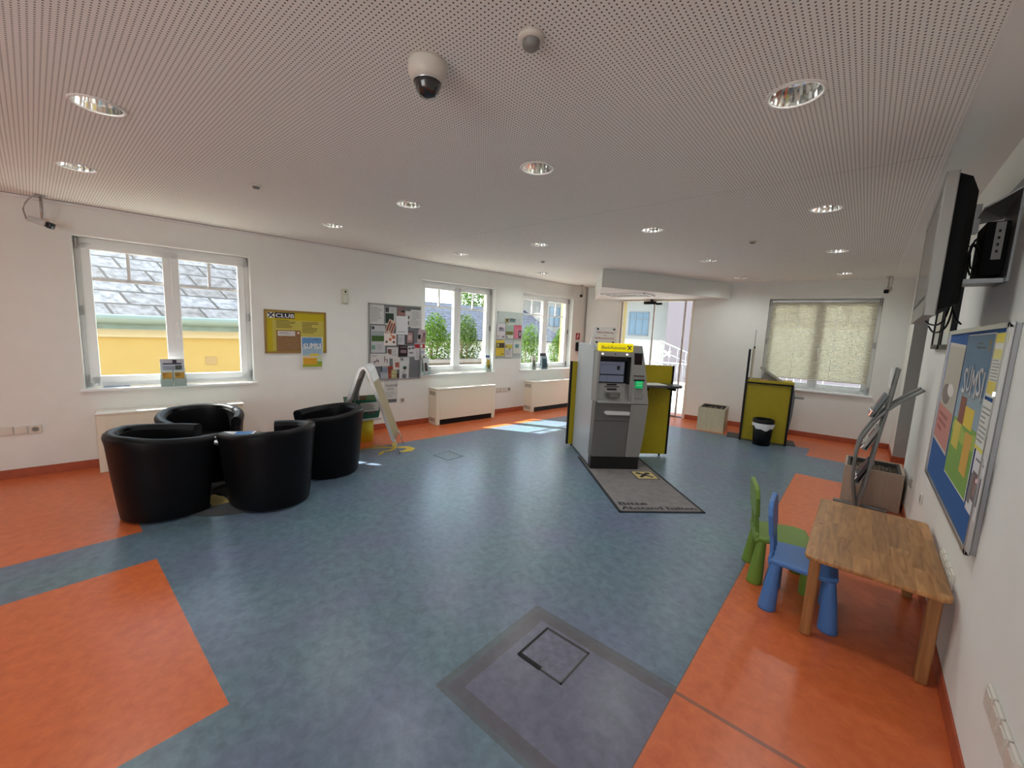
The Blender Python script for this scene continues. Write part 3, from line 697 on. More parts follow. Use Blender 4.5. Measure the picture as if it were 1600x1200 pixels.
mb.box(0.045, 0.335, 0.0535, 0.0548, 1.21, 1.214, mat((0.16, 0.17, 0.2), 0.2)); mb.box(0.14, 0.143, 0.0535, 0.0548, 1.015, 1.09, mat((0.03, 0.03, 0.05), 0.2))
mb.build('screen', atm)
mb = MB(); YL = mat((0.85, 0.70, 0.0), 0.4, name='lit_yellow_header', emit=0.12)
mb.box(0.018, 0.402, -0.005, 0.10, 1.362, 1.455, YL); hd = mb.build('header', atm, bevel=0.012)
mb = MB(); DB = mat((0.10, 0.09, 0.07), 0.5)
text_faces(mb, 'BankAutomat', 0.035, 1.390, 0.050, DB, y=-0.0062, width=0.275, bold=0.0008); gable_cross(mb, 0.355, 1.408, 0.028, DB, y=-0.0062)
mb.build('lettering', hd)
mb = MB()
for x in (0.055, 0.335): mb.lathe([(0, 0), (0.012, 0)], mat((1, 0.97, 0.85), 0.3, emit=2.2, name='spot'), n=14)
mb = MB()
for x in (0.055, 0.335): disc(mb, x, 1.335, 0.011, 0.008, mat((1, 0.95, 0.8), 0.3, emit=1.4, name='spot_lamp'), -0.002)
disc(mb, 0.2, 1.335, 0.008, 0.007, BLACK, -0.002); mb.build('spot_lamp', atm)
mb = MB(); mb.box(0.15, 0.26, 0.055, 0.075, 0.978, 0.992, BLACK); mb.box(0.12, 0.29, 0.05, 0.07, 0.960, 0.965, BLACK); mb.box(0.15, 0.26, 0.045, 0.07, 0.925, 0.94, BLACK)
mb.build('card_slot', atm)
kp = None
mb = MB(); mb.box(0.12, 0.30, -0.005, 0.06, 0.90, 0.915, SG); mb.box(0.15, 0.27, -0.02, 0.05, 0.845, 0.90, mat((0.14, 0.14, 0.14), 0.35, metal=0.5)); kp = mb.build('keypad', atm, bevel=0.004)
mb = MB()
for i in range(4):
    for j in range(3): mb.box(0.165 + i * 0.025, 0.183 + i * 0.025, -0.026, -0.018, 0.852 + j * 0.016, 0.864 + j * 0.016, ALU)
mb.build('key', kp)
mb = MB(); mb.box(0.02, 0.405, -0.095, 0.02, 0.79, 0.812, SG); mb.build('ledge', atm, bevel=0.008)
mb = MB(); mb.prismy([(0.125, 0.655), (0.395, 0.655), (0.395, 0.695), (0.125, 0.70), (0.10, 0.68)], -0.075, -0.03, mat((0.60, 0.60, 0.58), 0.4)); mb.build('cash_slot', atm, bevel=0.006)
mb = MB(); mb.box(0.0, 0.40, -0.030, -0.02, 0.578, 0.583, BLACK); mb.build('door_seam', atm)
mb = MB(); mb.box(0.004, 0.571, 0.004, 0.90, 0.0, 0.152, mat((0.008, 0.008, 0.008), 0.35)); mb.build('plinth', atm, bevel=0.004)
mb = MB(); mb.box(0.425, 0.515, -0.002, 0.02, 1.215, 1.355, GLOSS_BLACK); mb.build('privacy_screen', atm, bevel=0.003)
mb = MB(); mb.box(0.425, 0.545, -0.022, 0.01, 1.098, 1.104, BLACK); mb.box(0.45, 0.525, -0.024, 0.01, 0.905, 0.925, BLACK); mb.box(0.45, 0.535, -0.045, 0.01, 0.85, 0.90, SG); mb.build('receipt_slot', atm)
mb = MB(); mb.box(0.43, 0.545, -0.04, 0.0, 1.045, 1.062, BLACK)
GR = mat((0.0, 0.45, 0.13), 0.3, name='green_lit_card_reader', emit=0.12); mb.box(0.447, 0.527, -0.048, 0.0, 0.965, 1.045, GR)
mb.box(0.455, 0.515, -0.050, -0.045, 0.995, 1.003, mat((0.5, 0.95, 0.6), 0.3)); mb.box(0.455, 0.515, -0.050, -0.045, 1.02, 1.028, mat((0.5, 0.95, 0.6), 0.3)); mb.build('card_reader', atm, bevel=0.004)
mb = MB(); mb.add([(0.52, 0.06, 1.20), (0.60, 0.16, 0.80), (0.62, 0.30, 0.78), (0.52, 0.20, 1.22)], [(0, 1, 2, 3)], LG); mb.add([(0.528, 0.06, 1.20), (0.608, 0.16, 0.80), (0.628, 0.30, 0.78), (0.528, 0.20, 1.22)], [(0, 1, 2, 3)], LG); mb.build('privacy_wing', atm)

# silver sign standing on top of the cash machine
sg = thing('notice_sign', 'silver notice sign with red writing standing on top of the cash machine', 'sign', AT @ Matrix.Translation((0.0, 0.16, 1.43)) )
mb = MB(); STL = mat((0.52, 0.50, 0.50), 0.4, metal=0.3, name='silver_sheet')
mb.add([(-0.05, -0.02, 0.0), (0.255, -0.02, 0.0), (0.24, 0.03, 0.20), (0.0, 0.03, 0.20), (-0.05, 0.05, 0.0), (0.255, 0.05, 0.0)], [(0, 1, 2, 3), (4, 3, 2, 5), (0, 3, 4), (1, 5, 2), (0, 4, 5, 1)], STL)
mb.build('plate', sg)
mb = MB(); RED = pm(150, 60, 60)
mb.T = Matrix.Translation((0, -0.022, 0)) @ Matrix.Rotation(math.atan2(-0.05, 0.20), 4, 'X')
text_faces(mb, 'Keine Haftung', 0.02, 0.135, 0.03, RED, y=-0.001, width=0.19); text_faces(mb, 'und', 0.095, 0.10, 0.026, RED, y=-0.001); text_faces(mb, 'Aufbewahrung', 0.0, 0.068, 0.03, RED, y=-0.001, width=0.22)
mb.build('lettering', sg)
mb = MB()
for x, z in ((0.025, 0.18), (0.215, 0.18), (0.01, 0.03), (0.20, 0.03)): mb.box(x, x + 0.02, 0.0 + (z * 0.25 - 0.03), 0.005 + z * 0.25 - 0.02, z - 0.01, z + 0.008, BLACK)
mb.build('clip', sg)

# yellow partition screens flanking the machine
def partition(name_label, x0, x1, y, z1, z0=0.03, edge_l=False, edge_r=False, mw=AT):
    t_ = thing('partition_screen', name_label, 'partition', mw @ Matrix.Translation((x0, y, 0)), 'yellow partition screens of the cash machine')
    W = x1 - x0; mb = MB(); mb.box(0.0 if not edge_l else 0.025, W - (0.025 if edge_r else 0), 0, 0.035, z0, z1, YEL); mb.build('panel', t_)
    mb = MB()
    if edge_l: mb.box(0, 0.025, -0.006, 0.041, z0, z1 + 0.002, BLACK)
    if edge_r: mb.box(W - 0.025, W, -0.006, 0.041, z0, z1 + 0.002, BLACK)
    mb.box(0.0, W, 0.004, 0.031, z1, z1 + 0.004, mat((0.55, 0.54, 0.45), 0.4)); mb.build('edge_post', t_)
    mb = MB()
    for x in (0.08, W - 0.09): mb.cyl((x, 0.018), 0.012, 0, z0, BLACK, n=10)
    mb.build('foot', t_); return t_
partition('yellow partition screen left of the cash machine, seen as a narrow strip', -0.085, 0.40, 0.95, 1.17, edge_l=True)
partition('yellow partition screen right of the cash machine with a writing shelf', 0.60, 1.17, 0.56, 1.185, edge_r=True)
sh = thing('writing_shelf', 'dark grey writing shelf on the yellow screen right of the cash machine', 'shelf', AT @ Matrix.Translation((0.64, 0.555, 0.93)))
mb = MB(); mb.prism([(0.0, 0.0), (0.0, -0.26), (0.44, -0.26)] + [(0.44 + 0.14 * math.sin(a), -0.12 - 0.14 * math.cos(a)) for a in (0.3, 0.7, 1.1, 1.5)] + [(0.58, 0.0)], 0, 0.028, mat((0.06, 0.06, 0.065), 0.3, name='dark_laminate')); mb.build('board', sh, bevel=0.004)
for x in (0.1, 0.45): mb = MB(); mb.box(x, x + 0.03, -0.2, 0.0, -0.04, 0, BLACK); mb.build('bracket', sh)
mb = MB(); mb.box(0, 0.30, 0, 0.21, 0, 0.006, PAPER); tag(mb.build('paper_pad', mw=AT @ Matrix.Translation((0.70, 0.31, 0.958)) @ Matrix.Rotation(R(8), 4, 'Z')), 'white paper pad lying on the writing shelf beside the cash machine', 'paper')

# floor mat in front of the machine
fm = thing('floor_mat', 'grey floor mat with black lettering in front of the cash machine', 'mat', AT @ Matrix.Translation((-0.025, -1.12, 0)))
MT = mat((0.19, 0.175, 0.175), 0.85, name='grey_mat_pile', noise=0.12, scale=14)
mb = MB(); mb.box(0, 0.77, 0, 1.55, 0, 0.006, MT); mb.build('pile', fm)
mb = MB(); BK = mat((0.012, 0.013, 0.015), 0.7)
for a in ((-0.012, 0.012, -0.012, 1.56), (0.758, 0.782, -0.012, 1.56), (0, 0.77, -0.012, 0.012)): mb.box(*a, 0, 0.0075, BK)
mb.build('rubber_edge', fm)
mb = MB(); text_faces(mb, 'Bitte', 0.035, 0.135, 0.095, BK, y=0.0072, flat=True, bold=0.004, width=0.26); text_faces(mb, 'Abstand halten', 0.035, 0.04, 0.095, BK, y=0.0072, flat=True, bold=0.004, width=0.695); mb.build('lettering', fm)
mb = MB(); mb.T = Matrix.Translation((0.60, 0.93, 0.0)) @ Matrix.Rotation(0, 4, 'Z')
mb.box(-0.125, 0.125, -0.125, 0.125, 0, 0.0072, BK); mb.box(-0.112, 0.112, -0.112, 0.112, 0, 0.0082, mat((0.55, 0.44, 0.20), 0.7)); gable_cross(mb, 0, 0, 0.09, BK, y=0.0088, flat=True); mb.build('emblem', fm)

# ------------------------------------------------------------------ floor service lids and inlay
def lid(x0, x1, y0, y1, label, open_gap=False):
    t_ = thing('floor_box_lid', label, 'floor box', at((x0 + x1) / 2, (y0 + y1) / 2), 'floor socket lids')
    a = (x1 - x0) / 2; b = (y1 - y0) / 2; mb = MB(); w = 0.008
    for q in ((-a, a, -b, -b + w), (-a, a, b - w, b), (-a, -a + w, -b, b), (a - w, a, -b, b)): mb.box(*q, 0, 0.0025, mat((0.06, 0.055, 0.05), 0.4, metal=0.3))
    mb.build('frame', t_)
    mb = MB(); mb.box(-a + 0.008, a - 0.008, -b + 0.008, b - 0.008, 0, 0.0018, mat((0.135, 0.135, 0.19) if open_gap else (0.12, 0.17, 0.205), 0.35, noise=0.25, scale=26)); mb.build('plate', t_)
    mb = MB(); mb.box(-a - 0.004, a, b - 0.010, b + 0.004, 0, 0.0022, BLACK) 
    if open_gap: mb.box(-a - 0.006, -a + 0.004, -b, b, 0, 0.003, BLACK); mb.box(-a, -a + 0.13, -b - 0.004, -b + 0.018, 0, 0.003, BLACK)
    mb.build('gap', t_)
lid(-1.094, -0.846, 1.416, 1.660, 'square floor socket lid in the purple-grey patch of linoleum', True)
lid(-3.83, -3.56, 3.07, 3.31, 'square floor socket lid in the blue linoleum beyond the tub chairs')
fi = thing('floor_inlay', 'yellow curved figure inlaid in the floor below the poster stand', 'floor inlay', at(-4.40, 2.87))
mb = MB(); YI = mat((0.62, 0.45, 0.03), 0.4, name='yellow_linoleum', noise=0.1, scale=20)
def ribbon(mb, pts, z, m):
    n = len(pts); L = []; Rr = []
    for i, (x, y, w) in enumerate(pts):
        a = pts[max(i - 1, 0)]; b = pts[min(i + 1, n - 1)]; d = Vector((b[0] - a[0], b[1] - a[1])).normalized(); q = Vector((-d.y, d.x)) * w
        L.append((x + q.x, y + q.y, z)); Rr.append((x - q.x, y - q.y, z))
    mb.add(L + Rr, [(i, i + 1, n + i + 1, n + i) for i in range(n - 1)], m)
ribbon(mb, [(-0.20, -0.26, 0.005), (-0.14, -0.16, 0.02), (-0.06, -0.04, 0.03), (0.02, 0.08, 0.035), (0.10, 0.16, 0.045), (0.17, 0.16, 0.055), (0.21, 0.10, 0.055), (0.21, 0.02, 0.03), (0.17, -0.03, 0.006)], 0.0016, YI)
ribbon(mb, [(0.02, 0.03, 0.02), (0.08, -0.08, 0.03), (0.05, -0.16, 0.02), (0.10, -0.22, 0.025), (0.15, -0.28, 0.008)], 0.0018, YI)
ribbon(mb, [(-0.06, -0.02, 0.02), (-0.18, -0.08, 0.025), (-0.26, -0.20, 0.008)], 0.0020, YI)
ribbon(mb, [(-0.02, 0.05, 0.02), (-0.13, 0.12, 0.04), (-0.22, 0.20, 0.008)], 0.0022, YI)
mb.build('inlay', fi)

# ------------------------------------------------------------------ wooden planter boxes
WOODL = None
def wood_mat(name, c0, c1, scale=(1, 12, 1), rough=0.5, knots=False, rot=(0, 0, 0), planks=0.0):
    m = bpy.data.materials.new(name); m.use_nodes = True; t = m.node_tree; b = t.nodes['Principled BSDF']
    tx = t.nodes.new('ShaderNodeTexCoord'); mp = t.nodes.new('ShaderNodeMapping'); mp.inputs['Scale'].default_value = scale; mp.inputs['Rotation'].default_value = rot
    t.links.new(tx.outputs['Object'], mp.inputs['Vector'])
    vec = mp.outputs[0]
    n = t.nodes.new('ShaderNodeTexNoise'); n.inputs['Scale'].default_value = 3.0; n.inputs['Detail'].default_value = 7; n.inputs['Distortion'].default_value = 1.6
    if planks:   # each plank gets its own grain offset
        s = t.nodes.new('ShaderNodeSeparateXYZ'); t.links.new(tx.outputs['Object'], s.inputs[0])
        fl = math_node(t, 'FLOOR', math_node(t, 'DIVIDE', s.outputs['Y'], planks))
        fl2 = math_node(t, 'FLOOR', math_node(t, 'DIVIDE', math_node(t, 'ADD', s.outputs['X'], math_node(t, 'MULTIPLY', fl, 0.137)), 0.34))
        cmb = t.nodes.new('ShaderNodeCombineXYZ'); t.links.new(math_node(t, 'MULTIPLY', fl, 3.7), cmb.inputs[0]); t.links.new(math_node(t, 'MULTIPLY', fl2, 5.3), cmb.inputs[1]); t.links.new(math_node(t, 'MULTIPLY', fl, 1.9), cmb.inputs[2])
        va = t.nodes.new('ShaderNodeVectorMath'); t.links.new(mp.outputs[0], va.inputs[0]); t.links.new(cmb.outputs[0], va.inputs[1]); vec = va.outputs[0]
    t.links.new(vec, n.inputs['Vector'])
    if planks:
        wn_ = t.nodes.new('ShaderNodeTexWhiteNoise'); t.links.new(cmb.outputs[0], wn_.inputs['Vector'])
    r_ = t.nodes.new('ShaderNodeValToRGB'); r_.color_ramp.elements[0].position = 0.32; r_.color_ramp.elements[1].position = 0.68
    r_.color_ramp.elements[0].color = (*c0, 1); r_.color_ramp.elements[1].color = (*c1, 1); t.links.new(n.outputs['Fac'], r_.inputs[0])
    col = r_.outputs[0]
    if planks:
        hv = t.nodes.new('ShaderNodeHueSaturation'); t.links.new(col, hv.inputs['Color']); mr = t.nodes.new('ShaderNodeMapRange'); mr.inputs['To Min'].default_value = 0.82; mr.inputs['To Max'].default_value = 1.18
        t.links.new(wn_.outputs['Value'], mr.inputs['Value']); t.links.new(mr.outputs[0], hv.inputs['Value']); col = hv.outputs['Color']
    if knots:
        v = t.nodes.new('ShaderNodeTexVoronoi'); v.inputs['Scale'].default_value = 5.5; t.links.new(tx.outputs['Object'], v.inputs['Vector'])
        k = t.nodes.new('ShaderNodeMapRange'); k.inputs['From Min'].default_value = 0.03; k.inputs['From Max'].default_value = 0.075; t.links.new(v.outputs['Distance'], k.inputs['Value'])
        q = t.nodes.new('ShaderNodeMix'); q.data_type = 'RGBA'; q.inputs['A'].default_value = (c0[0] * 0.45, c0[1] * 0.38, c0[2] * 0.3, 1)
        t.links.new(k.outputs[0], q.inputs['Factor']); t.links.new(col, q.inputs['B']); col = q.outputs['Result']
    t.links.new(col, b.inputs['Base Color']); b.inputs['Roughness'].default_value = rough; return m
BIRCH = wood_mat('pale_birch_laminate', (0.56, 0.49, 0.33), (0.66, 0.58, 0.40), (14, 14, 1.2), 0.5)
BEECH = wood_mat('pinkish_beech_laminate', (0.44, 0.34, 0.26), (0.50, 0.39, 0.30), (14, 14, 1.2), 0.5)
SOIL = mat((0.09, 0.065, 0.045), 0.95, noise=0.6, scale=18, name='dry_soil')
def planter(mw, W, D, HH, m, label):
    t_ = thing('planter_box', label, 'planter', mw)
    mb = MB(); w = 0.016
    mb.box(0, W, 0, w, 0, HH, m); mb.box(0, W, D - w, D, 0, HH, m); mb.box(0, w, w, D - w, 0, HH, m); mb.box(W - w, W, w, D - w, 0, HH, m)
    mb.build('case', t_, bevel=0.0015)
    mb = MB(); mb.box(w, W - w, w, D - w, HH - 0.10, HH - 0.006, mat((0.04, 0.038, 0.035), 0.7)); 
    mb = MB(); l = 0.022
    for a in ((w, W - w, w, w + l), (w, W - w, D - w - l, D - w), (w, w + l, w, D - w), (W - w - l, W - w, w, D - w)): mb.box(*a, HH - 0.12, HH - 0.008, mat((0.045, 0.04, 0.038), 0.6))
    mb.build('liner', t_)
    bm = bmesh.new(); bmesh.ops.create_grid(bm, x_segments=26, y_segments=22, size=0.5)
    rr = random.Random(W)
    for v in bm.verts:
        v.co.x = w + l + (v.co.x + 0.5) * (W - 2 * w - 2 * l); v.co.y = w + l + (v.co.y + 0.5) * (D - 2 * w - 2 * l); v.co.z = HH - 0.05 + rr.uniform(-0.012, 0.014)
    me = bpy.data.meshes.new('soil'); bm.to_mesh(me); bm.free(); me.materials.append(SOIL); so = bpy.data.objects.new('soil', me); COL.objects.link(so); so.parent = t_
    mb = MB()
    for k in range(5):
        x = rr.uniform(0.1, W - 0.1); y = rr.uniform(0.1, D - 0.1); mb.tube([(x, y, HH - 0.05), (x + rr.uniform(-0.1, 0.1), y + rr.uniform(-.1, .1), HH - 0.02)], 0.006, mat((0.35, 0.27, 0.18), 0.8), n=6)
    mb.build('twig', t_)
    return t_
planter(at(-2.035, 7.30, 0, R(7)), 0.41, 0.52, 0.398, BIRCH, 'pale wooden planter box without a plant beside the entrance door')
pl2 = planter(at(-0.02, 5.165, 0, R(0)), 0.435, 0.50, 0.37, BEECH, 'wooden planter box without a plant in front of the passage, behind the brochure stand')

# ------------------------------------------------------------------ self-service terminal in a yellow booth
TF = frame((-1.350, 7.142, 0), (0.9816, 0.1908, 0), (-0.1908, 0.9816, 0))
tm = thing('terminal_booth', 'yellow and black standing terminal booth in front of the window with the blind', 'terminal', TF)
mb = MB(); mb.box(0.0, 0.03, -0.02, 0.45, 0.0, 1.415, BLACK); mb.build('side_post', tm)
mb = MB(); mb.box(0.03, 0.60, 0.02, 0.05, 0.015, 0.90, YEL); mb.build('panel', tm)
mb = MB(); mb.prism([(0.03, -0.03), (0.63, -0.03), (0.63, 0.42), (0.03, 0.42)], 0.925, 0.955, YEL); mb.prism([(0.03, -0.02), (0.60, -0.02), (0.55, 0.05), (0.03, 0.10)], 0.90, 0.925, BLACK); mb.build('counter_top', tm)
mb = MB(); mb.box(0.60, 0.625, -0.02, 0.45, 0.0, 0.93, BLACK); mb.build('side_panel', tm)
mb = MB(); mb.prismy([(-0.17, 0.0), (0.75, 0.0), (0.75, 0.012), (-0.17, 0.012)], 0.06, 0.40, mat((0.05, 0.05, 0.052), 0.5)); mb.build('base_plate', tm)
mb = MB(); pts = [(0.625, 0.10), (0.625, 0.92), (0.64, 0.90), (0.665, 0.72), (0.66, 0.45), (0.635, 0.2)]; mb.prismy(pts, 0.06, 0.40, mat((0.22, 0.22, 0.24), 0.35)); mb.build('printer_housing', tm)
mb = MB(); mb.box(0.66, 0.78, 0.10, 0.34, 0.715, 0.745, SG); mb.build('paper_tray', tm, bevel=0.006)
sc_ = thing('terminal_screen', 'flat grey tilted screen lying on the yellow terminal booth', 'screen', TF @ Matrix.Translation((0.31, 0.22, 0.955)))
mb = MB(); mb.T = Matrix.Rotation(R(33), 4, 'Y'); mb.box(-0.20, 0.19, -0.14, 0.16, 0.075, 0.105, mat((0.40, 0.38, 0.34), 0.4)); mb.box(-0.17, 0.165, -0.12, 0.14, 0.105, 0.107, GLOSS_BLACK); mb.build('display', sc_, bevel=0.003)
mb = MB(); mb.prismy([(-0.09, 0.0), (0.12, 0.0), (0.04, 0.07), (-0.06, 0.13)], -0.06, 0.08, mat((0.3, 0.29, 0.27), 0.4)); mb.build('stand', sc_)
ps = thing('poster_holder', 'tall clear sheet and cream panel held on edge on the yellow terminal booth', 'display holder', TF @ Matrix.Translation((0.055, 0.05, 0.955)))
mb = MB(); mb.box(0.0, 0.03, 0.0, 0.33, 0.0, 0.48, mat((0.62, 0.55, 0.40), 0.5)); mb.build('panel', ps)
mb = MB(); mb.box(0.012, 0.018, 0.02, 0.31, 0.48, 0.76, mat((0.35, 0.36, 0.36), 0.25)); mb.box(0.006, 0.026, 0.0, 0.05, 0.47, 0.51, BLACK); mb.build('sheet', ps)
mb = MB(); mb.box(0.0, 0.10, 0.0, 0.07, 0.0, 0.012, mat((0.55, 0.30, 0.13), 0.6)); tag(mb.build('card_box', mw=TF @ Matrix.Translation((0.19, 0.0, 0.955))), 'small brown card lying on the counter of the yellow terminal booth', 'card')
# waste bin
wb = thing('waste_bin', 'small black waste bin with a white bag folded over its rim', 'bin', at(-1.03, 7.065))
mb = MB(); mb.lathe([(0, 0), (0.112, 0), (0.134, 0.36), (0.126, 0.36), (0.115, 0.01), (0, 0.01)], BLACK, n=40); mb.build('body', wb)
mb = MB(); mb.lathe([(0.140, 0.33), (0.142, 0.385), (0.132, 0.395), (0.11, 0.392), (0.105, 0.375)], BLACK, n=40); mb.build('rim', wb)
mb = MB(); n = 60; vs = []
for i in range(n):
    a = 2 * PI * i / n; lo = 0.262 + 0.022 * math.sin(a * 2 + 1.0) + 0.010 * math.sin(a * 7); ro = 0.140 + 0.004 * math.sin(a * 11)
    vs += [(0.143 * math.cos(a), 0.143 * math.sin(a), 0.335), ((ro + 0.008) * math.cos(a), (ro + 0.008) * math.sin(a), 0.305), (ro * math.cos(a), ro * math.sin(a), lo)]
mb.add(vs, [(i * 3 + q, ((i + 1) % n) * 3 + q, ((i + 1) % n) * 3 + q + 1, i * 3 + q + 1) for i in range(n) for q in range(2)], mat((0.75, 0.75, 0.76), 0.45, name='white_film_bag'), True); mb.build('bag', wb)

# ------------------------------------------------------------------ brochure stand of bent grey bars
bs = thing('brochure_stand', 'curved grey metal brochure stand in front of the wooden planter box', 'stand', at(0.09, 4.95, 0))
GB = mat((0.20, 0.205, 0.20), 0.36, metal=0.35, name='grey_painted_steel')
def smooth(pts, n=5):
    out = []
    for i in range(len(pts) - 1):
        p0 = pts[max(i - 1, 0)]; p1 = pts[i]; p2 = pts[i + 1]; p3 = pts[min(i + 2, len(pts) - 1)]
        for k in range(n):
            t = k / n
            out.append(tuple(0.5 * ((2 * b) + (-a + c) * t + (2 * a - 5 * b + 4 * c - d) * t * t + (-a + 3 * b - 3 * c + d) * t ** 3) for a, b, c, d in zip(p0, p1, p2, p3)))
    out.append(tuple(pts[-1])); return out
for yy in (-0.13, 0.13):
    arc = [(0.02, 0.03), (-0.03, 0.25), (-0.045, 0.48), (-0.035, 0.66), (0.01, 0.80), (0.085, 0.95), (0.20, 1.09), (0.325, 1.20)]
    mb = MB(); mb.tube([(x, yy, z) for x, z in smooth(arc)], 0.013, GB, n=10, squash=(0.013, 0.024, (0, 1, 0))); mb.build('curved_bar', bs)
    post = [(0.02, 0.03), (0.055, 0.35), (0.09, 0.75), (0.125, 1.08), (0.15, 1.365)]
    mb = MB(); mb.tube([(x, yy, z) for x, z in smooth(post)], 0.013, GB, n=10, squash=(0.013, 0.024, (0, 1, 0))); mb.build('post', bs)
mb = MB(); mb.box(-0.16, 0.24, -0.17, -0.11, 0.0, 0.03, GB); mb.box(-0.16, 0.24, 0.11, 0.17, 0, 0.03, GB); mb.box(0.0, 0.05, -0.15, 0.15, 0.0, 0.035, GB); mb.build('base', bs, bevel=0.006)
for i, (x, z, tilt) in enumerate(((0.035, 0.92, 22), (0.02, 0.62, 22), (0.0, 0.30, 22))):
    mb = MB(); mb.T = Matrix.Translation((x, 0, z)) @ Matrix.Rotation(R(tilt), 4, 'Y')
    mb.box(-0.035, 0.01, -0.12, 0.12, -0.012, 0.0, GB); mb.box(0.004, 0.010, -0.12, 0.12, 0, 0.22, GB); mb.box(-0.038, -0.032, -0.12, 0.12, -0.012, 0.05, CHROME)
    for k in range(3): mb.tube([(-0.035, -0.11 + k * 0.11, 0), (-0.045, -0.11 + k * 0.11, 0.06)], 0.003, CHROME, n=6)
    mb.build('rack', bs)
mb = MB(); mb.box(0.105, 0.115, -0.115, 0.115, 1.19, 1.36, PAPER); mb.build('header_card', bs)
for i, (x, z, c, lb) in enumerate(((0.030, 0.925, (120, 128, 132), 'bluish brochures in the top rack of the curved stand'), (0.012, 0.625, (190, 190, 186), 'white brochures in the middle rack of the curved stand'), (-0.008, 0.305, (70, 70, 75), 'dark brochures in the lowest rack of the curved stand'))):
    mb = MB(); mb.T = Matrix.Rotation(R(22), 4, 'Y'); mb.box(-0.028, -0.003, -0.105, 0.105, 0.0, 0.215, pm(*c)); mb.box(-0.0285, -0.028, -0.09, 0.02, 0.10, 0.19, pm(120, 60, 60))
    tag(mb.build('brochure_stack', mw=at(0.09 + x, 4.95, z)), lb, 'brochures')

# ------------------------------------------------------------------ children's table and chairs
PINE = wood_mat('varnished_pine', (0.27, 0.115, 0.033), (0.47, 0.235, 0.082), (0.9, 8.0, 3.0), 0.38, knots=True, rot=(0, 0, 0), planks=0.075)
PINE2 = wood_mat('varnished_pine_leg', (0.28, 0.12, 0.038), (0.40, 0.185, 0.062), (9.0, 9.0, 0.8), 0.4)
tb = thing('kids_table', 'low varnished pine children\'s table against the right wall', 'table', at(0.154, 3.03, 0, R(90)))
mb = MB(); L2, W2, c_ = 0.52, 0.268, 0.035
mb.prism([(-L2 + c_, -W2), (L2 - c_, -W2), (L2 - 0.01, -W2 + 0.01), (L2, -W2 + c_), (L2, W2 - c_), (L2 - 0.01, W2 - 0.01), (L2 - c_, W2), (-L2 + c_, W2), (-L2 + 0.01, W2 - 0.01), (-L2, W2 - c_), (-L2, -W2 + c_), (-L2 + 0.01, -W2 + 0.01)], 0.448, 0.472, PINE)
mb.build('table_top', tb, bevel=0.007, seg=3)
for sx in (-1, 1):
    for sy in (-1, 1):
        mb = MB(); x = sx * 0.43; y = sy * 0.222; mb.box(x - 0.027, x + 0.027, y - 0.024, y + 0.024, 0, 0.448, PINE2); mb.build('leg', tb, bevel=0.010, seg=3)
mb = MB()
for sy in (-1, 1): mb.box(-0.41, 0.41, sy * 0.19 - 0.009, sy * 0.19 + 0.009, 0.41, 0.448, PINE2)
for sx in (-1, 1): mb.box(sx * 0.42 - 0.009, sx * 0.42 + 0.009, -0.19, 0.19, 0.41, 0.448, PINE2)
mb.build('apron', tb)
def kids_chair(col, label, mw):
    m = mat(col, 0.42, name='moulded_plastic', spec=0.4)
    t_ = thing('kids_chair', label, 'chair', mw, 'plastic children\'s chairs')
    # local x = facing direction
    mb = MB(); mb.prism([(-0.16, -0.145), (0.10, -0.165), (0.16, -0.13), (0.16, 0.13), (0.10, 0.165), (-0.16, 0.145)], 0.275, 0.305, m); mb.box(-0.165, -0.145, -0.14, 0.14, 0.262, 0.318, m); mb.build('seat', t_, bevel=0.010, seg=3)
    for (x, y) in ((-0.125, -0.125), (-0.125, 0.125), (0.125, -0.125), (0.125, 0.125)):
        mb = MB(); kx = 0.018 if x > 0 else -0.018; ky = 0.012 if y > 0 else -0.012
        n = 20; prof = [(0.046, 0.0), (0.046, 0.012), (0.026, 0.28)]
        vs = []
        for r_, z in prof:
            f_ = 1 - z / 0.28
            for k in range(n): a = 2 * PI * k / n; vs.append((x + kx * f_ + r_ * math.cos(a), y + ky * f_ + r_ * math.sin(a), z))
        mb.add(vs, [(q * n + k, q * n + (k + 1) % n, (q + 1) * n + (k + 1) % n, (q + 1) * n + k) for q in range(2) for k in range(n)], m, True); mb.add(vs[:n], [tuple(range(n))[::-1]], m)
        mb.build('leg', t_)
    mb = MB(); mb.T = Matrix.Translation((-0.150, 0, 0.30)) @ Matrix.Rotation(R(-6), 4, 'Y')
    for y in (-0.075, 0.0, 0.075): mb.box(-0.012, 0.010, y - 0.016, y + 0.016, 0.0, 0.14, m)
    mb.build('back_slat', t_, bevel=0.004)
    mb = MB(); mb.T = Matrix.Translation((-0.150, 0, 0.30)) @ Matrix.Rotation(R(-6), 4, 'Y')
    P_ = [(-0.125, 0.13), (-0.095, 0.115), (0.095, 0.115), (0.125, 0.13), (0.15, 0.26), (0.13, 0.31), (0.09, 0.33), (-0.09, 0.33), (-0.13, 0.31), (-0.15, 0.26)]
    mb.add([(-0.014, y, z) for y, z in P_] + [(0.012, y, z) for y, z in P_], [tuple(range(10))[::-1], tuple(range(10, 20))] + [(i, (i + 1) % 10, 10 + (i + 1) % 10, 10 + i) for i in range(10)], m)
    mb.build('backrest', t_, bevel=0.008, seg=3)
    return t_
kids_chair((0.075, 0.20, 0.50), 'blue plastic children\'s chair tucked under the pine table', at(-0.128, 2.842, 0, R(3)))
kids_chair((0.16, 0.27, 0.035), 'green plastic children\'s chair behind the blue one', at(-0.275, 3.115, 0, R(17)))

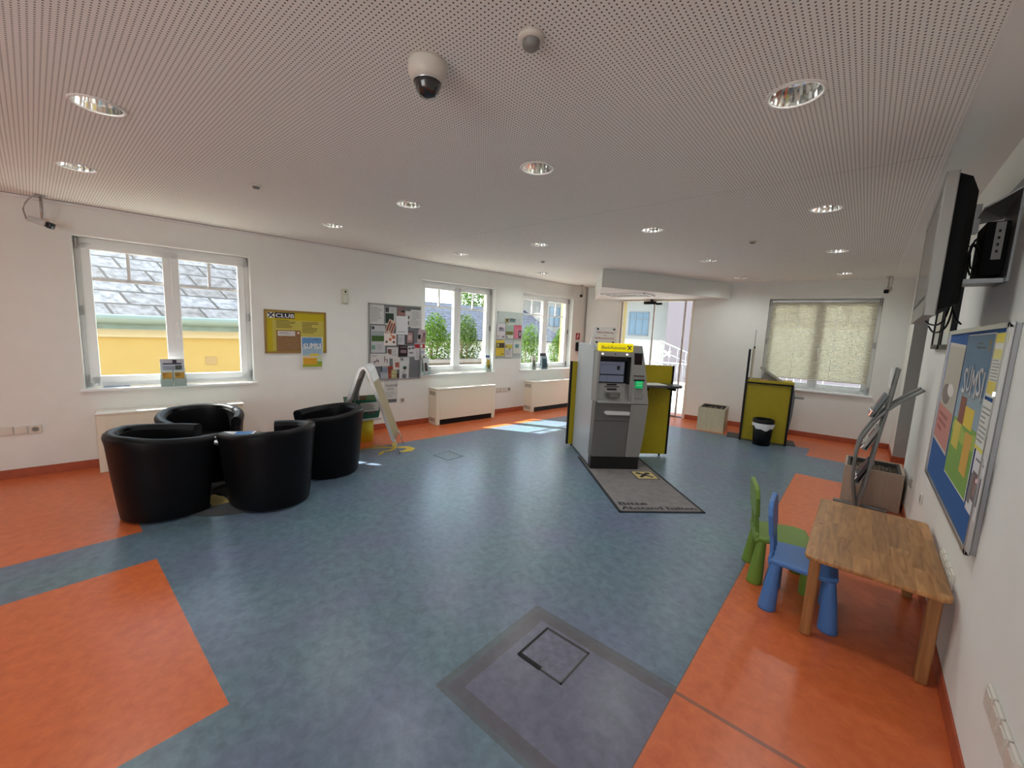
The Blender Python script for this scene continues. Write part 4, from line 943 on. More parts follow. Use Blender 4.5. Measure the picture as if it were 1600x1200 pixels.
# ------------------------------------------------------------------ poster stand (A-frame) and leaflet crate
ax = Vector((-0.77, 0.64, 0)).normalized(); ay = Vector((0.64, 0.77, 0)).normalized()   # width and profile directions
asn = thing('poster_stand', 'silver A-shaped poster stand with a beige panel beside the tub chairs', 'stand', frame((-4.117, 2.79, 0), ay, ax))
# profile in (x,z) measured along ay from the front foot
pr_out = [(0.0, 0.0), (-0.355, 1.00), (-0.385, 1.045), (-0.42, 1.062), (-0.46, 1.045), (-0.49, 1.00), (-0.83, 0.0)]
mb = MB(); Wd = 0.47
def band(mb, pts, y0, y1, t, m):
    n = len(pts); inn = []
    for i, (x, z) in enumerate(pts):
        a = pts[max(i - 1, 0)]; b = pts[min(i + 1, n - 1)]; d = Vector((b[0] - a[0], b[1] - a[1])).normalized(); inn.append((x - d.y * -t * -1 * -1, z - d.x * t * 1)) if False else inn.append((x + (-d.y) * t, z + d.x * t))
    vs = [(x, y0, z) for x, z in pts] + [(x, y1, z) for x, z in pts] + [(x, y0, z) for x, z in inn] + [(x, y1, z) for x, z in inn]
    fs = []
    for i in range(n - 1): fs += [(i, i + 1, n + i + 1, n + i), (2 * n + i, 3 * n + i, 3 * n + i + 1, 2 * n + i + 1), (i, 2 * n + i, 2 * n + i + 1, i + 1), (n + i, n + i + 1, 3 * n + i + 1, 3 * n + i)]
    fs += [(0, n, 3 * n, 2 * n), (n - 1, 3 * n - 1, 4 * n - 1, 2 * n - 1)]
    mb.add(vs, fs, m)
lo = 0.20
def lerp(a, b, t): return (a[0] + (b[0] - a[0]) * t, a[1] + (b[1] - a[1]) * t)
shell_pts = [lerp(pr_out[0], pr_out[1], 0.16)] + pr_out[1:6] + [lerp(pr_out[6], pr_out[5], 0.16)]
band(mb, shell_pts, 0, 0.012, 0.035, ALU); band(mb, shell_pts, Wd - 0.012, Wd, 0.035, ALU)
band(mb, [lerp(pr_out[0], pr_out[1], 0.87)] + pr_out[1:6] + [lerp(pr_out[6], pr_out[5], 0.87)], 0, Wd, 0.006, mat((0.74, 0.75, 0.76), 0.35, metal=0.2, name='silver_cap'))
band(mb, [lerp(pr_out[0], pr_out[1], 0.16), lerp(pr_out[0], pr_out[1], 0.19)], 0, Wd, 0.02, ALU)
band(mb, [lerp(pr_out[5], pr_out[6], 0.81), lerp(pr_out[5], pr_out[6], 0.84)], 0, Wd, 0.02, ALU)
mb.build('frame', asn)
mb = MB(); band(mb, [lerp(pr_out[0], pr_out[1], 0.185), lerp(pr_out[0], pr_out[1], 0.875)], 0.012, Wd - 0.012, 0.006, mat((0.34, 0.27, 0.155), 0.6, name='beige_board', noise=0.06, scale=5)); mb.build('front_panel', asn)
mb = MB(); band(mb, [lerp(pr_out[6], pr_out[5], 0.875), lerp(pr_out[6], pr_out[5], 0.185)], 0.012, Wd - 0.012, -0.006, mat((0.35, 0.34, 0.33), 0.5)); mb.build('rear_panel', asn)
for yy in (0.006, Wd - 0.006):
    mb = MB(); mb.tube([(0, yy, 0), (-0.065, yy, 0.183)], 0.006, ALU, n=8); mb.build('leg', asn)
    mb = MB(); mb.tube([(-0.83, yy, 0), (-0.77, yy, 0.18)], 0.006, ALU, n=8); mb.build('leg', asn)

WT_ = lambda s, d, z=0.0: LW(s, d, z)
pd = thing('pedestal', 'round yellow pedestal carrying a green crate of leaflets', 'pedestal', WT_(2.13, 0.42))
mb = MB(); mb.cyl((0, 0), 0.135, 0.0, 0.285, mat((0.72, 0.60, 0.02), 0.45, name='yellow_plastic'), n=40); mb.build('drum', pd)
mb = MB(); mb.box(-0.20, 0.20, -0.14, 0.14, 0.285, 0.31, mat((0.66, 0.66, 0.63), 0.4)); mb.build('tray', pd, bevel=0.006)
crt = thing('leaflet_crate', 'green open crate standing on the yellow pedestal', 'crate', WT_(2.13, 0.42, 0.31))
mb = MB(); GN = mat((0.02, 0.16, 0.10), 0.5, name='green_cardboard')
mb.add([(-0.17, -0.11, 0), (0.17, -0.11, 0), (0.17, 0.11, 0), (-0.17, 0.11, 0), (-0.21, -0.14, 0.27), (0.21, -0.14, 0.24), (0.21, 0.14, 0.27), (-0.21, 0.14, 0.27)], [(0, 1, 2, 3), (0, 1, 5, 4), (1, 2, 6, 5), (2, 3, 7, 6), (3, 0, 4, 7)], GN); cb = mb.build('body', crt)
sm = cb.modifiers.new('solid', 'SOLIDIFY'); sm.thickness = 0.006
mb = MB(); mb.T = Matrix.Translation((0.03, -0.140, 0.15)) @ Matrix.Rotation(R(6), 4, 'X'); mb.box(-0.12, 0.13, 0, 0.004, -0.05, 0.07, PAPER); text_lines(mb, -0.10, 0.11, -0.03, 0.055, 4, GREYINK, -0.001, 3); mb.box(-0.02, 0.10, -0.002, 0, -0.09, -0.055, pm(90, 100, 95)); mb.build('label_card', crt)
for i, (x, y, rz, c, lb) in enumerate(((-0.10, 0.02, 5, (150, 118, 88), 'brown folded board standing in the left of the green crate'), (0.02, 0.04, -8, (120, 90, 60), 'brown card standing in the middle of the green crate'), (0.12, 0.0, 20, (95, 115, 75), 'dark green card standing in the right of the green crate'))):
    mb = MB(); mb.box(-0.075, 0.075, -0.003, 0.003, 0, 0.27, pm(*c)); tag(mb.build('cardboard_piece', mw=WT_(2.13 + x, 0.42 - y, 0.318) @ Matrix.Rotation(R(rz), 4, 'Z') @ Matrix.Rotation(R(-5), 4, 'X')), lb, 'cardboard')
mb = MB(); mb.box(-0.055, 0.055, -0.002, 0.002, 0.0, 0.36, pm(165, 160, 160)); mb.box(-0.045, 0.045, -0.003, -0.002, 0.20, 0.33, pm(120, 115, 115)); mb.box(-0.012, 0.03, -0.004, -0.003, 0.25, 0.28, INK); mb.box(-0.045, 0.045, -0.004, -0.003, 0.20, 0.215, pm(170, 60, 120))
tag(mb.build('photo_card', mw=WT_(2.02, 0.44, 0.318)), 'grey photo card sticking up out of the green crate', 'card')

# ------------------------------------------------------------------ boards on the left wall
def flat(name, mw, draw, label, cat='poster', group=None, W=0.2, Hh=0.3, base=PAPER, t=0.0012):
    """one flat sheet: local x 0..W, z 0..Hh, front face at y = -t"""
    mb = MB(); mb.box(0, W, -t, 0, 0, Hh, base)
    if draw: draw(mb, W, Hh, -t - 0.0006)
    return tag(mb.build(name, mw=mw), label, cat, group)

cb = thing('club_board', 'yellow information board with a brown wooden frame and the word club', 'notice board', LW(1.095, 0.0, 1.143))
mb = MB(); WF = mat((0.33, 0.20, 0.05), 0.5, name='brown_wood_frame'); W, Hh = 0.71, 0.53
for a in ((0, W, 0, 0.022), (0, W, Hh - 0.022, Hh), (0, 0.022, 0, Hh), (W - 0.022, W, 0, Hh)): mb.box(a[0], a[1], -0.022, 0, a[2], a[3], WF)
mb.build('frame', cb)
mb = MB(); YB = mat((0.50, 0.40, 0.0), 0.55, name='yellow_poster_print'); mb.box(0.02, W - 0.02, -0.012, 0, 0.02, Hh - 0.02, YB)
rect(mb, 0.085, W - 0.03, 0.03, Hh - 0.12, mat((0.52, 0.44, 0.08), 0.55), -0.0125)
NV = mat((0.02, 0.022, 0.05), 0.5); rect(mb, 0.115, 0.335, 0.43, 0.50, NV, -0.0128); rect(mb, 0.035, 0.11, 0.432, 0.498, PAPER, -0.0126); gable_cross(mb, 0.072, 0.465, 0.036, NV, -0.0132)
text_faces(mb, 'CLUB', 0.120, 0.440, 0.068, PAPER, y=-0.0134, width=0.205, bold=0.0014)
text_lines(mb, 0.125, 0.36, 0.31, 0.415, 6, pm(90, 80, 20), -0.013, 1, 0.4); text_lines(mb, 0.42, 0.62, 0.25, 0.40, 8, pm(90, 80, 20), -0.013, 2, 0.4)
mb.build('printed_panel', cb)
mb = MB(); mb.box(0.125, 0.40, -0.016, -0.012, 0.025, 0.285, mat((0.27, 0.15, 0.065), 0.85, noise=0.2, scale=80, name='cork')); mb.build('cork_field', cb)
mb = MB(); mb.box(0.14, 0.335, -0.020, -0.016, 0.215, 0.275, mat((0.62, 0.58, 0.55), 0.6)); text_lines(mb, 0.155, 0.31, 0.235, 0.265, 2, GREYINK, -0.0206, 3); disc(mb, 0.372, 0.255, 0.014, 0.014, pm(235, 170, 140), -0.0195); disc(mb, 0.372, 0.255, 0.008, 0.008, PAPER, -0.020)
mb.build('name_strip', cb)
def sumsi(mb, W, Hh, y):
    rect(mb, 0.01, W - 0.01, Hh * 0.42, Hh * 0.985, pm(95, 140, 185), y); rect(mb, 0.01, W - 0.01, Hh * 0.42, Hh * 0.70, pm(150, 178, 200), y - 0.0002)
    rect(mb, 0.01, W - 0.01, Hh * 0.02, Hh * 0.42, pm(190, 200, 170), y); rect(mb, 0.02, W * 0.72, Hh * 0.10, Hh * 0.32, pm(215, 160, 40), y - 0.0003); rect(mb, 0.02, W * 0.62, Hh * 0.31, Hh * 0.36, pm(225, 190, 150), y - 0.0003)
    rect(mb, 0.01, W - 0.01, Hh * 0.02, Hh * 0.10, pm(150, 165, 40), y - 0.0003); rect(mb, W * 0.72, W - 0.01, Hh * 0.10, Hh * 0.20, pm(130, 160, 60), y - 0.0004)
    rect(mb, W * 0.40, W * 0.80, Hh * 0.38, Hh * 0.46, pm(215, 190, 70), y - 0.0004)
    rect(mb, W * 0.55, W * 0.80, Hh * 0.91, Hh * 0.925, pm(60, 90, 130), y - 0.0004)
    x = W * 0.08
    for i, ch in enumerate('SUMSI'):
        w = W * (0.20 if ch == 'M' else 0.09 if ch == 'I' else 0.15); text_faces(mb, ch, x + 0.004, Hh * (0.60 + 0.012 * (i % 3)) - 0.006, Hh * 0.27, pm(120, 125, 135), y=y - 0.0005, bold=0.001, width=None if ch == 'I' else w)
        text_faces(mb, ch, x, Hh * (0.60 + 0.012 * (i % 3)), Hh * 0.27, PAPER, y=y - 0.0010, bold=0.001, width=None if ch == 'I' else w); x += w + W * 0.025
flat('calendar_poster', LW(1.495, 0.024, 0.955), sumsi, 'blue and yellow calendar hanging from the lower right of the yellow club board', 'calendar', None, 0.26, 0.395)
# wall sensor
ws = thing('wall_sensor', 'small cream alarm sensor high on the wall between the two boards', 'sensor', LW(2.015, 0.0, 1.81))
mb = MB(); mb.box(0, 0.075, -0.045, 0, 0, 0.19, mat((0.66, 0.66, 0.50), 0.5)); mb.build('housing', ws, bevel=0.01)
mb = MB(); mb.box(0.02, 0.055, -0.05, -0.044, 0.02, 0.11, mat((0.75, 0.75, 0.68), 0.4)); disc(mb, 0.038, 0.155, 0.012, 0.012, BLACK, -0.0456); mb.build('lens', ws)

nb = thing('notice_board', 'grey metal framed notice board crowded with pinned papers', 'notice board', LW(2.38, 0.0, 0.742))
mb = MB(); W, Hh = 0.825, 1.105
for a in ((0, W, 0, 0.018), (0, W, Hh - 0.018, Hh), (0, 0.018, 0, Hh), (W - 0.018, W, 0, Hh)): mb.box(a[0], a[1], -0.022, 0, a[2], a[3], ALU)
mb.build('frame', nb)
mb = MB(); mb.box(0.016, W - 0.016, -0.012, 0, 0.016, Hh - 0.016, mat((0.17, 0.175, 0.19), 0.9, name='grey_felt')); mb.build('pin_field', nb)
def nbp(cx0, cy0, cx1, cy1): return 2.38 + (cx0 - 105) / 540 * 0.825, 1.845 - (cy1 - 95) / 765 * 1.10, (cx1 - cx0) / 540 * 0.825, (cy1 - cy0) / 765 * 1.10
def D(*ops, base=None, lines=None, seed=0):
    def f(mb, W, Hh, y):
        for k, (a, b, c, d, col) in enumerate(ops): rect(mb, W * a, W * b, Hh * c, Hh * d, pm(*col), y - 0.0002 * (k + 1))
        for q, (a, b, c, d, n) in enumerate(lines or []): text_lines(mb, W * a, W * b, Hh * c, Hh * d, n, GREYINK, y - 0.001, seed + q, 0.35)
    return f
def dog(mb, W, Hh, y):
    for a, b, c, d in ((0.15, 0.3, 0.35, 0.42), (0.28, 0.45, 0.4, 0.48), (0.2, 0.24, 0.2, 0.36), (0.4, 0.43, 0.25, 0.42), (0.33, 0.36, 0.48, 0.62), (0.72, 0.76, 0.3, 0.8), (0.76, 0.9, 0.5, 0.56), (0.86, 0.9, 0.25, 0.5)): rect(mb, W * a, W * b, Hh * c, Hh * d, pm(110, 75, 80), y)
    text_lines(mb, W * .05, W * .5, Hh * .75, Hh * .9, 2, GREYINK, y, 4)
def tree_mark(mb, W, Hh, y):
    disc(mb, W * 0.55, Hh * 0.60, W * 0.22, W * 0.18, pm(60, 90, 70), y); rect(mb, W * .52, W * .58, Hh * .42, Hh * .6, pm(80, 70, 60), y - 0.0003); rect(mb, W * .3, W * .75, 0.005, Hh * .26, pm(105, 105, 110), y); text_lines(mb, W * .2, W * .85, Hh * .3, Hh * .42, 3, GREYINK, y, 9)
def circles(mb, W, Hh, y):
    for x, z, r_, c in ((0.2, .3, .1, (90, 80, 80)), (.5, .5, .12, (200, 110, 70)), (.8, .28, .1, (90, 70, 70)), (.78, .68, .14, (185, 100, 70)), (.6, .85, .1, (210, 150, 120))): disc(mb, W * x, Hh * z, W * r_, W * r_, pm(*c), y)
PP = [
 ((115, 100, 255, 298), 0, (205, 205, 203), D(lines=[(.1, .9, .1, .85, 10)], seed=1), 'white printed notice at the top left corner of the grey notice board'),
 ((262, 120, 382, 302), 0, (190, 195, 190), D((.04, .75, .1, .65, (30, 50, 35)), (.04, .35, .7, .97, (60, 60, 62)), lines=[(.45, .95, .7, .95, 5)], seed=2), 'notice with a dark green photo at the top of the grey notice board'),
 ((385, 112, 470, 205), 4, (120, 100, 98), D((.1, .9, .1, .5, (150, 105, 100)), (.5, .95, .4, .6, (30, 28, 30))), 'small brown photo leaflet at the top centre of the notice board'),
 ((470, 150, 530, 310), -3, (200, 198, 195), D((.45, .75, .1, .35, (60, 60, 60)), (.45, .75, .5, .7, (60, 60, 60))), 'narrow white strip with dark squares beside the blank sheet'),
 ((530, 132, 640, 325), 0, (200, 200, 198), D(lines=[(.08, .92, .1, .92, 12)], seed=5), 'white typed sheet at the top right corner of the grey notice board'),
 ((375, 205, 500, 395), 0, (212, 214, 216), D(lines=[(.1, .9, .1, .2, 1)], seed=6), 'nearly blank white sheet in the upper middle of the notice board'),
 ((125, 305, 270, 588), 0, (185, 188, 190), D((.06, .9, .42, .62, (60, 90, 35)), (.06, .9, .62, .78, (150, 160, 165)), (.06, .3, .13, .28, (110, 150, 130)), (.06, .25, .84, .94, (60, 60, 65)), (0, 1, 0, .012, (50, 50, 50)), (0, .02, 0, 1, (50, 50, 50)), (.98, 1, 0, 1, (50, 50, 50)), (0, 1, .985, 1, (50, 50, 50)), lines=[(.4, .9, .12, .32, 5)], seed=7), 'poster with a green meadow photo at the left edge of the grey notice board'),
 ((255, 385, 380, 510), 0, (225, 215, 208), circles, 'white leaflet with orange and dark circles on the notice board'),
 ((282, 250, 362, 390), -22, (200, 180, 160), D((.1, .3, .1, .9, (130, 60, 50)), (.4, .6, .2, .8, (120, 80, 70)), (.7, .9, .1, .85, (140, 60, 55))), 'tilted red and cream flyer on the notice board'),
 ((395, 400, 465, 500), 0, (190, 190, 193), D(lines=[(.1, .9, .2, .8, 5)], seed=8), 'small pale grey slip below the blank sheet on the notice board'),
 ((480, 358, 566, 492), 0, (80, 70, 72), D((.15, .85, .1, .9, (160, 130, 130)), (.25, .75, .3, .7, (190, 165, 165))), 'dark framed pinkish picture card on the notice board'),
 ((608, 335, 705, 485), -6, (175, 160, 160), D((.05, .35, .3, .6, (20, 20, 22)), (.5, .95, .1, .5, (150, 120, 115)), (.6, .85, .5, .8, (120, 80, 80))), 'photo sheet with a black shape overhanging the right edge of the notice board'),
 ((393, 475, 460, 512), 0, (85, 25, 30), D((.3, .9, .3, .7, (170, 150, 150))), 'tiny dark red strip on the notice board'),
 ((500, 515, 590, 628), 0, (200, 198, 200), D((.1, .4, .7, .85, (70, 70, 80)), (.5, .85, .75, .9, (80, 80, 90)), (.2, .7, .3, .45, (120, 120, 125))), 'white leaflet with grey drawings right of the dark poster'),
 ((580, 485, 695, 662), 0, (205, 200, 205), D((0, 1, .72, .96, (160, 30, 40)), (.55, .75, .76, .92, (230, 220, 220)), (.6, .95, .15, .26, (150, 120, 160)), (.6, .9, .42, .55, (160, 160, 190)), lines=[(.08, .5, .1, .65, 7)], seed=9), 'white leaflet with a red band overhanging the right edge of the notice board'),
 ((285, 528, 398, 642), 0, (205, 200, 198), D((.05, .4, .35, .85, (110, 75, 65)), lines=[(.45, .95, .2, .9, 6)], seed=10), 'white slip with a small brown portrait on the notice board'),
 ((404, 510, 500, 620), 0, (35, 15, 22), D((.2, .85, .3, .6, (130, 110, 115)), (.15, .9, .82, .88, (150, 140, 140))), 'almost black poster in the middle of the notice board'),
 ((118, 592, 308, 722), 0, (205, 200, 198), dog, 'wide white sheet with a brown line drawing at the lower left of the notice board'),
 ((222, 725, 300, 855), 0, (165, 170, 178), D((.1, .9, .5, .9, (125, 135, 150)), (0, .2, .6, 1, (50, 75, 65))), 'blue-grey leaflet behind the poster stand on the notice board'),
 ((297, 722, 350, 850), 5, (150, 55, 35), D((.1, .9, .6, .8, (120, 60, 50)), (.2, .8, .2, .4, (170, 90, 60))), 'narrow red leaflet at the bottom of the notice board'),
 ((330, 760, 388, 850), 0, (165, 160, 110), D((.2, .9, .6, .8, (190, 185, 150)), (.1, .6, .2, .4, (200, 190, 150))), 'small olive leaflet at the bottom of the notice board'),
 ((388, 800, 420, 858), 0, (75, 45, 50), None, 'tiny dark card at the bottom edge of the notice board'),
 ((425, 632, 520, 692), 0, (195, 197, 200), D((.05, .3, .4, .9, (120, 120, 125))), 'small white slip above the leaflet with the tree'),
 ((413, 668, 515, 857), -2, (205, 207, 208), tree_mark, 'white leaflet with a round green tree on the notice board'),
 ((348, 635, 425, 762), 3, (215, 210, 208), D((.25, .85, .18, .62, (190, 120, 95)), (.35, .7, .3, .55, (150, 90, 75)), lines=[(.1, .8, .72, .9, 2)], seed=12), 'white leaflet with an orange portrait on the notice board'),
]
for i, (bx_, rot, c, dr_, lb) in enumerate(PP):
    s, z, w, h = nbp(*bx_)
    mw = LW(s + w / 2, 0.0135 + 0.0022 * (i % 6), z + h / 2) @ Matrix.Rotation(R(-rot), 4, 'Y') @ Matrix.Translation((-w / 2, 0, -h / 2))
    flat('pinned_leaflet', mw, dr_, lb, 'leaflet', 'papers on the grey notice board', w, h, pm(*c), t=0.0008)
def kidsball(mb, W, Hh, y):
    text_lines(mb, W * .1, W * .9, Hh * .05, Hh * .2, 2, GREYINK, y, 3); rect(mb, W * .3, W * .92, Hh * .04, Hh * .17, pm(105, 105, 110), y - 0.0003)
    text_faces(mb, 'Kinderball', W * .08, Hh * .70, 0.06, GREYINK, y=y, bold=0.003, width=W * .84); text_lines(mb, W * .2, W * .8, Hh * .55, Hh * .66, 2, GREYINK, y, 5, 0.5); text_lines(mb, W * .1, W * .85, Hh * .25, Hh * .5, 4, GREYINK, y, 6, 0.25)
s, z, w, h = nbp(262, 862, 402, 1115)
flat('poster', LW(s, 0.0, z), kidsball, 'white poster with grey lettering hanging below the notice board', 'poster', None, w, h, pm(212, 212, 210))

# acrylic leaflet panel between the windows
ap = thing('acrylic_leaflet_panel', 'clear acrylic panel with leaflets between the second and third window', 'display panel', LW(4.735, 0.0, 1.02))
mb = MB(); mb.box(0, 0.66, -0.010, -0.006, 0, 0.86, ACRYL)
for x, z in ((0.02, 0.02), (0.64, 0.02), (0.02, 0.84), (0.64, 0.84)): mb.box(x - 0.008, x + 0.008, -0.012, 0, z - 0.008, z + 0.008, ALU)
mb.build('sheet', ap)
mb = MB(); BRN = pm(60, 35, 25); gable_cross(mb, 0.24, 0.70, 0.042, BRN, -0.0114); rect(mb, 0.20, 0.28, 0.66, 0.74, pm(205, 190, 120), -0.0108)
text_faces(mb, 'Raiffeisen', 0.30, 0.715, 0.05, pm(60, 80, 85), y=-0.0112, width=0.14, bold=0.002); text_faces(mb, 'Immobilien', 0.30, 0.685, 0.045, pm(80, 130, 130), y=-0.0112, width=0.14, bold=0.002); mb.build('logo', ap)
def ac(cx0, cy0, cx1, cy1): return 4.74 + (cx0 - 73) / 548 * 0.65, 1.843 - (cy1 - 120) / 929 * 0.803, (cx1 - cx0) / 548 * 0.65, (cy1 - cy0) / 929 * 0.803
for bx_, c, dr_, lb in (
    ((75, 335, 240, 650), (212, 208, 212), D((.2, .85, .5, .75, (150, 145, 160)), (.1, .25, .1, .22, (140, 140, 150)), (.6, .9, .1, .2, (110, 100, 125)), (.3, .6, .68, .76, (60, 55, 70))), 'white leaflet with a purple-grey drawing, top left in the acrylic panel'),
    ((250, 335, 412, 640), (205, 210, 200), D((.02, .95, .25, .5, (115, 110, 40)), (.05, .95, .5, .95, (160, 180, 165)), (.1, .25, .03, .2, (110, 110, 110)), (.1, .9, .36, .38, (60, 60, 30))), 'green and olive leaflet, top middle in the acrylic panel'),
    ((420, 345, 585, 638), (205, 120, 140), D((.6, .95, .05, .6, (50, 35, 55)), (.72, .85, .2, .5, (200, 190, 205)), (.05, .95, .85, .95, (200, 90, 110))), 'pink leaflet with a dark figure, top right in the acrylic panel'),
    ((65, 680, 235, 1010), (215, 190, 50), D((.05, 1, .52, .83, (65, 58, 40)), (.15, .35, .6, .78, (190, 180, 130)), (.6, .95, .1, .16, (110, 95, 40))), 'yellow leaflet with a dark block, bottom left in the acrylic panel'),
    ((250, 720, 402, 1040), (205, 205, 205), D((.05, .95, .6, .85, (200, 185, 60)), (.05, .2, .65, .8, (110, 95, 50)), (.5, .75, .5, .62, (120, 150, 110)), lines=[(.1, .9, .15, .5, 6)], seed=3), 'white and yellow leaflet, bottom middle in the acrylic panel'),
    ((415, 700, 578, 962), (212, 218, 208), D((.25, .75, .45, .8, (130, 170, 170)), (.25, .75, .55, .7, (90, 140, 150))), 'white leaflet with a teal square, bottom right in the acrylic panel')):
    s, z, w, h = ac(*bx_); flat('display_leaflet', LW(s, 0.0135, z), dr_, lb, 'leaflet', 'leaflets in the acrylic panel', w, h, pm(*c))
# hydrant sign and the black box
def hyd(mb, W, Hh, y):
    rect(mb, .008, W - .008, .008, Hh - .008, pm(170, 30, 35), y)
    pts = [(0.35, .2), (0.32, .5), (0.4, .78), (0.6, .8), (0.68, .6), (0.6, .4), (0.5, .35), (0.42, .15)]
    mb.add([(W * a, y - 0.0006, Hh * b) for a, b in pts], [tuple(range(8))], PAPER); mb.add([(W * a, y - 0.0009, Hh * b) for a, b in ((0.45, .45), (0.43, .6), (0.5, .7), (0.58, .6), (0.52, .48))], [(0, 1, 2, 3, 4)], pm(170, 30, 35))
flat('hydrant_sign', LW(6.96, 0.0, 1.40), hyd, 'small red and white fire hydrant sign near the corner', 'sign', None, 0.155, 0.155)
bb = thing('black_wall_box', 'narrow black box on the wall beneath the red hydrant sign', 'box', LW(6.98, 0, 1.16))
mb = MB(); mb.box(0, 0.12, -0.05, 0, 0, 0.19, BLACK); mb.build('housing', bb, bevel=0.005)
mb = MB(); mb.box(0.02, 0.10, -0.053, -0.049, 0.04, 0.17, GLOSS_BLACK); mb.build('front_plate', bb)

# sockets
SOC = mat((0.70, 0.66, 0.58), 0.4, name='cream_socket_plastic')
def socket_row(mw, n, label, hole=1, tone=SOC):
    t_ = thing('socket_row' if n > 1 else 'wall_socket', label, 'socket', mw)
    for k in range(n):
        mb = MB(); x = k * 0.088; mb.box(x, x + 0.080, -0.012, 0, 0, 0.080, tone); c = mb.build('cover_plate', t_, bevel=0.004)
        mb = MB()
        if k >= n - hole: disc(mb, x + 0.04, 0.04, 0.024, 0.024, mat((0.28, 0.26, 0.22), 0.5), -0.0125); disc(mb, x + 0.033, 0.04, 0.004, 0.004, BLACK, -0.013); disc(mb, x + 0.047, 0.04, 0.004, 0.004, BLACK, -0.013)
        else: mb.box(x + 0.012, x + 0.068, -0.016, -0.012, 0.012, 0.068, tone)
        mb.build('insert', c)
    return t_
socket_row(LW(-1.10, 0, 0.405), 4, 'row of cream wall sockets left of the large window')
socket_row(LW(4.79, 0, 0.405), 4, 'row of cream wall sockets between the two right-hand heaters')
socket_row(LW(2.87, 0, 0.375), 1, 'single wall socket below the grey notice board')
socket_row(RW(3.06, 0, 0.43), 4, 'row of cream sockets on the right wall behind the pine table', 0)
socket_row(RW(1.95, 0, 0.40), 4, 'row of cream sockets low on the right wall nearest the viewer', 0)
socket_row(RW(4.18, 0, 0.42), 1, 'single white socket on the right wall beyond the pine table')
socket_row(RW(4.95, 0, 0.34), 1, 'small grey socket on the right wall beside the planter box', 0, mat((0.35, 0.34, 0.32), 0.4))
mb = MB(); mb.lathe([(0, -0.02), (0.05, -0.02), (0.06, -0.012), (0.06, 0.0)], SOC, n=24)

# brochure holders on the window sills
def holder(s, d, label, tiers, w=0.20, rz=0.0, hh=0.20):
    mw = LW(s, d, 0.80) @ Matrix.Rotation(rz, 4, 'Z')
    t_ = thing('brochure_holder', label, 'brochure holder', mw)
    mb = MB(); mb.box(0, w, -0.09, 0.0, 0, 0.003, ACRYL)
    for k in range(len(tiers)):
        y = -0.08 + k * 0.04; mb.box(0, w, y - 0.002, y, 0.0, hh * 0.55 + k * 0.05, ACRYL)
    mb.box(0, 0.002, -0.09, 0, 0, hh * 0.7, ACRYL); mb.box(w - 0.002, w, -0.09, 0, 0, hh * 0.7, ACRYL); mb.build('acrylic_stand', t_)
    for k, (c, dr_, cnt) in enumerate(tiers):
        y = -0.072 + k * 0.04
        for j in range(cnt):
            ww = (w - 0.01) / cnt; mb = MB(); mb.T = Matrix.Translation((0.006 + j * ww, y, 0.004 + k * 0.055)) @ Matrix.Rotation(R(-8), 4, 'X')
            mb.box(0, ww - 0.006, -0.004, 0.006, 0, hh, pm(*c))
            if dr_:
                for a, b, e, f_, cc in dr_: rect(mb, a * ww, b * ww - 0.006, e * hh, f_ * hh, pm(*cc), -0.0048)
            mb.build('brochures', t_)
    return t_
holder(0.11, 0.02, 'clear brochure holder with three rows of leaflets on the sill of the large window', [
    ((190, 205, 200), [(.1, .95, .45, .85, (190, 150, 60)), (.15, .6, .6, .8, (110, 70, 60))], 2), ((180, 190, 200), [(.1, .9, .6, .9, (140, 150, 165)), (.6, .9, .5, .95, (90, 100, 90))], 1), ((190, 190, 195), [(.1, .9, .6, .75, (70, 65, 85)), (.5, .7, .6, .95, (50, 50, 70))], 1)], 0.215, 0, 0.17)
holder(3.20, 0.04, 'brochure holder at the left end of the second window sill, beside the notice board', [((200, 205, 205), [(.2, .7, .2, .7, (80, 60, 60))], 1), ((205, 205, 200), [(.1, .9, .3, .8, (95, 80, 75)), (.3, .6, .5, .9, (30, 30, 30))], 1)], 0.13, 0.2, 0.26)
holder(4.50, -0.01, 'upright brochure holder at the right end of the second window sill', [((220, 220, 210), [(.2, .8, .3, .85, (205, 180, 50)), (.4, .8, .2, .5, (90, 85, 80))], 1), ((215, 225, 230), [(.1, .9, .8, .95, (60, 80, 130))], 1)], 0.11, -0.3, 0.24)
holder(5.63, 0.0, 'narrow brochure holder at the left of the last window sill', [((205, 205, 195), [(.3, .8, .2, .7, (120, 125, 100))], 1)], 0.10, -0.2, 0.26)
holder(5.90, -0.02, 'dark brochure holder in the middle of the last window sill', [((150, 165, 175), [(.2, .9, .1, .8, (60, 90, 100))], 1), ((90, 90, 95), [(.1, .9, .6, .95, (60, 60, 62))], 1)], 0.17, -0.15, 0.26)
mb = MB(); mb.box(0, 0.20, 0, 0.10, 0, 0.004, pm(150, 170, 195)); tag(mb.build('leaflet', mw=LW(-0.33, -0.05, 0.80)), 'blue-grey leaflet lying on the left end of the large window sill', 'leaflet')
mb = MB(); mb.box(0, 0.16, 0, 0.08, 0, 0.006, pm(70, 70, 72)); tag(mb.build('leaflet', mw=LW(3.42, 0.005, 0.80)), 'dark leaflet lying on the sill of the second window', 'leaflet')

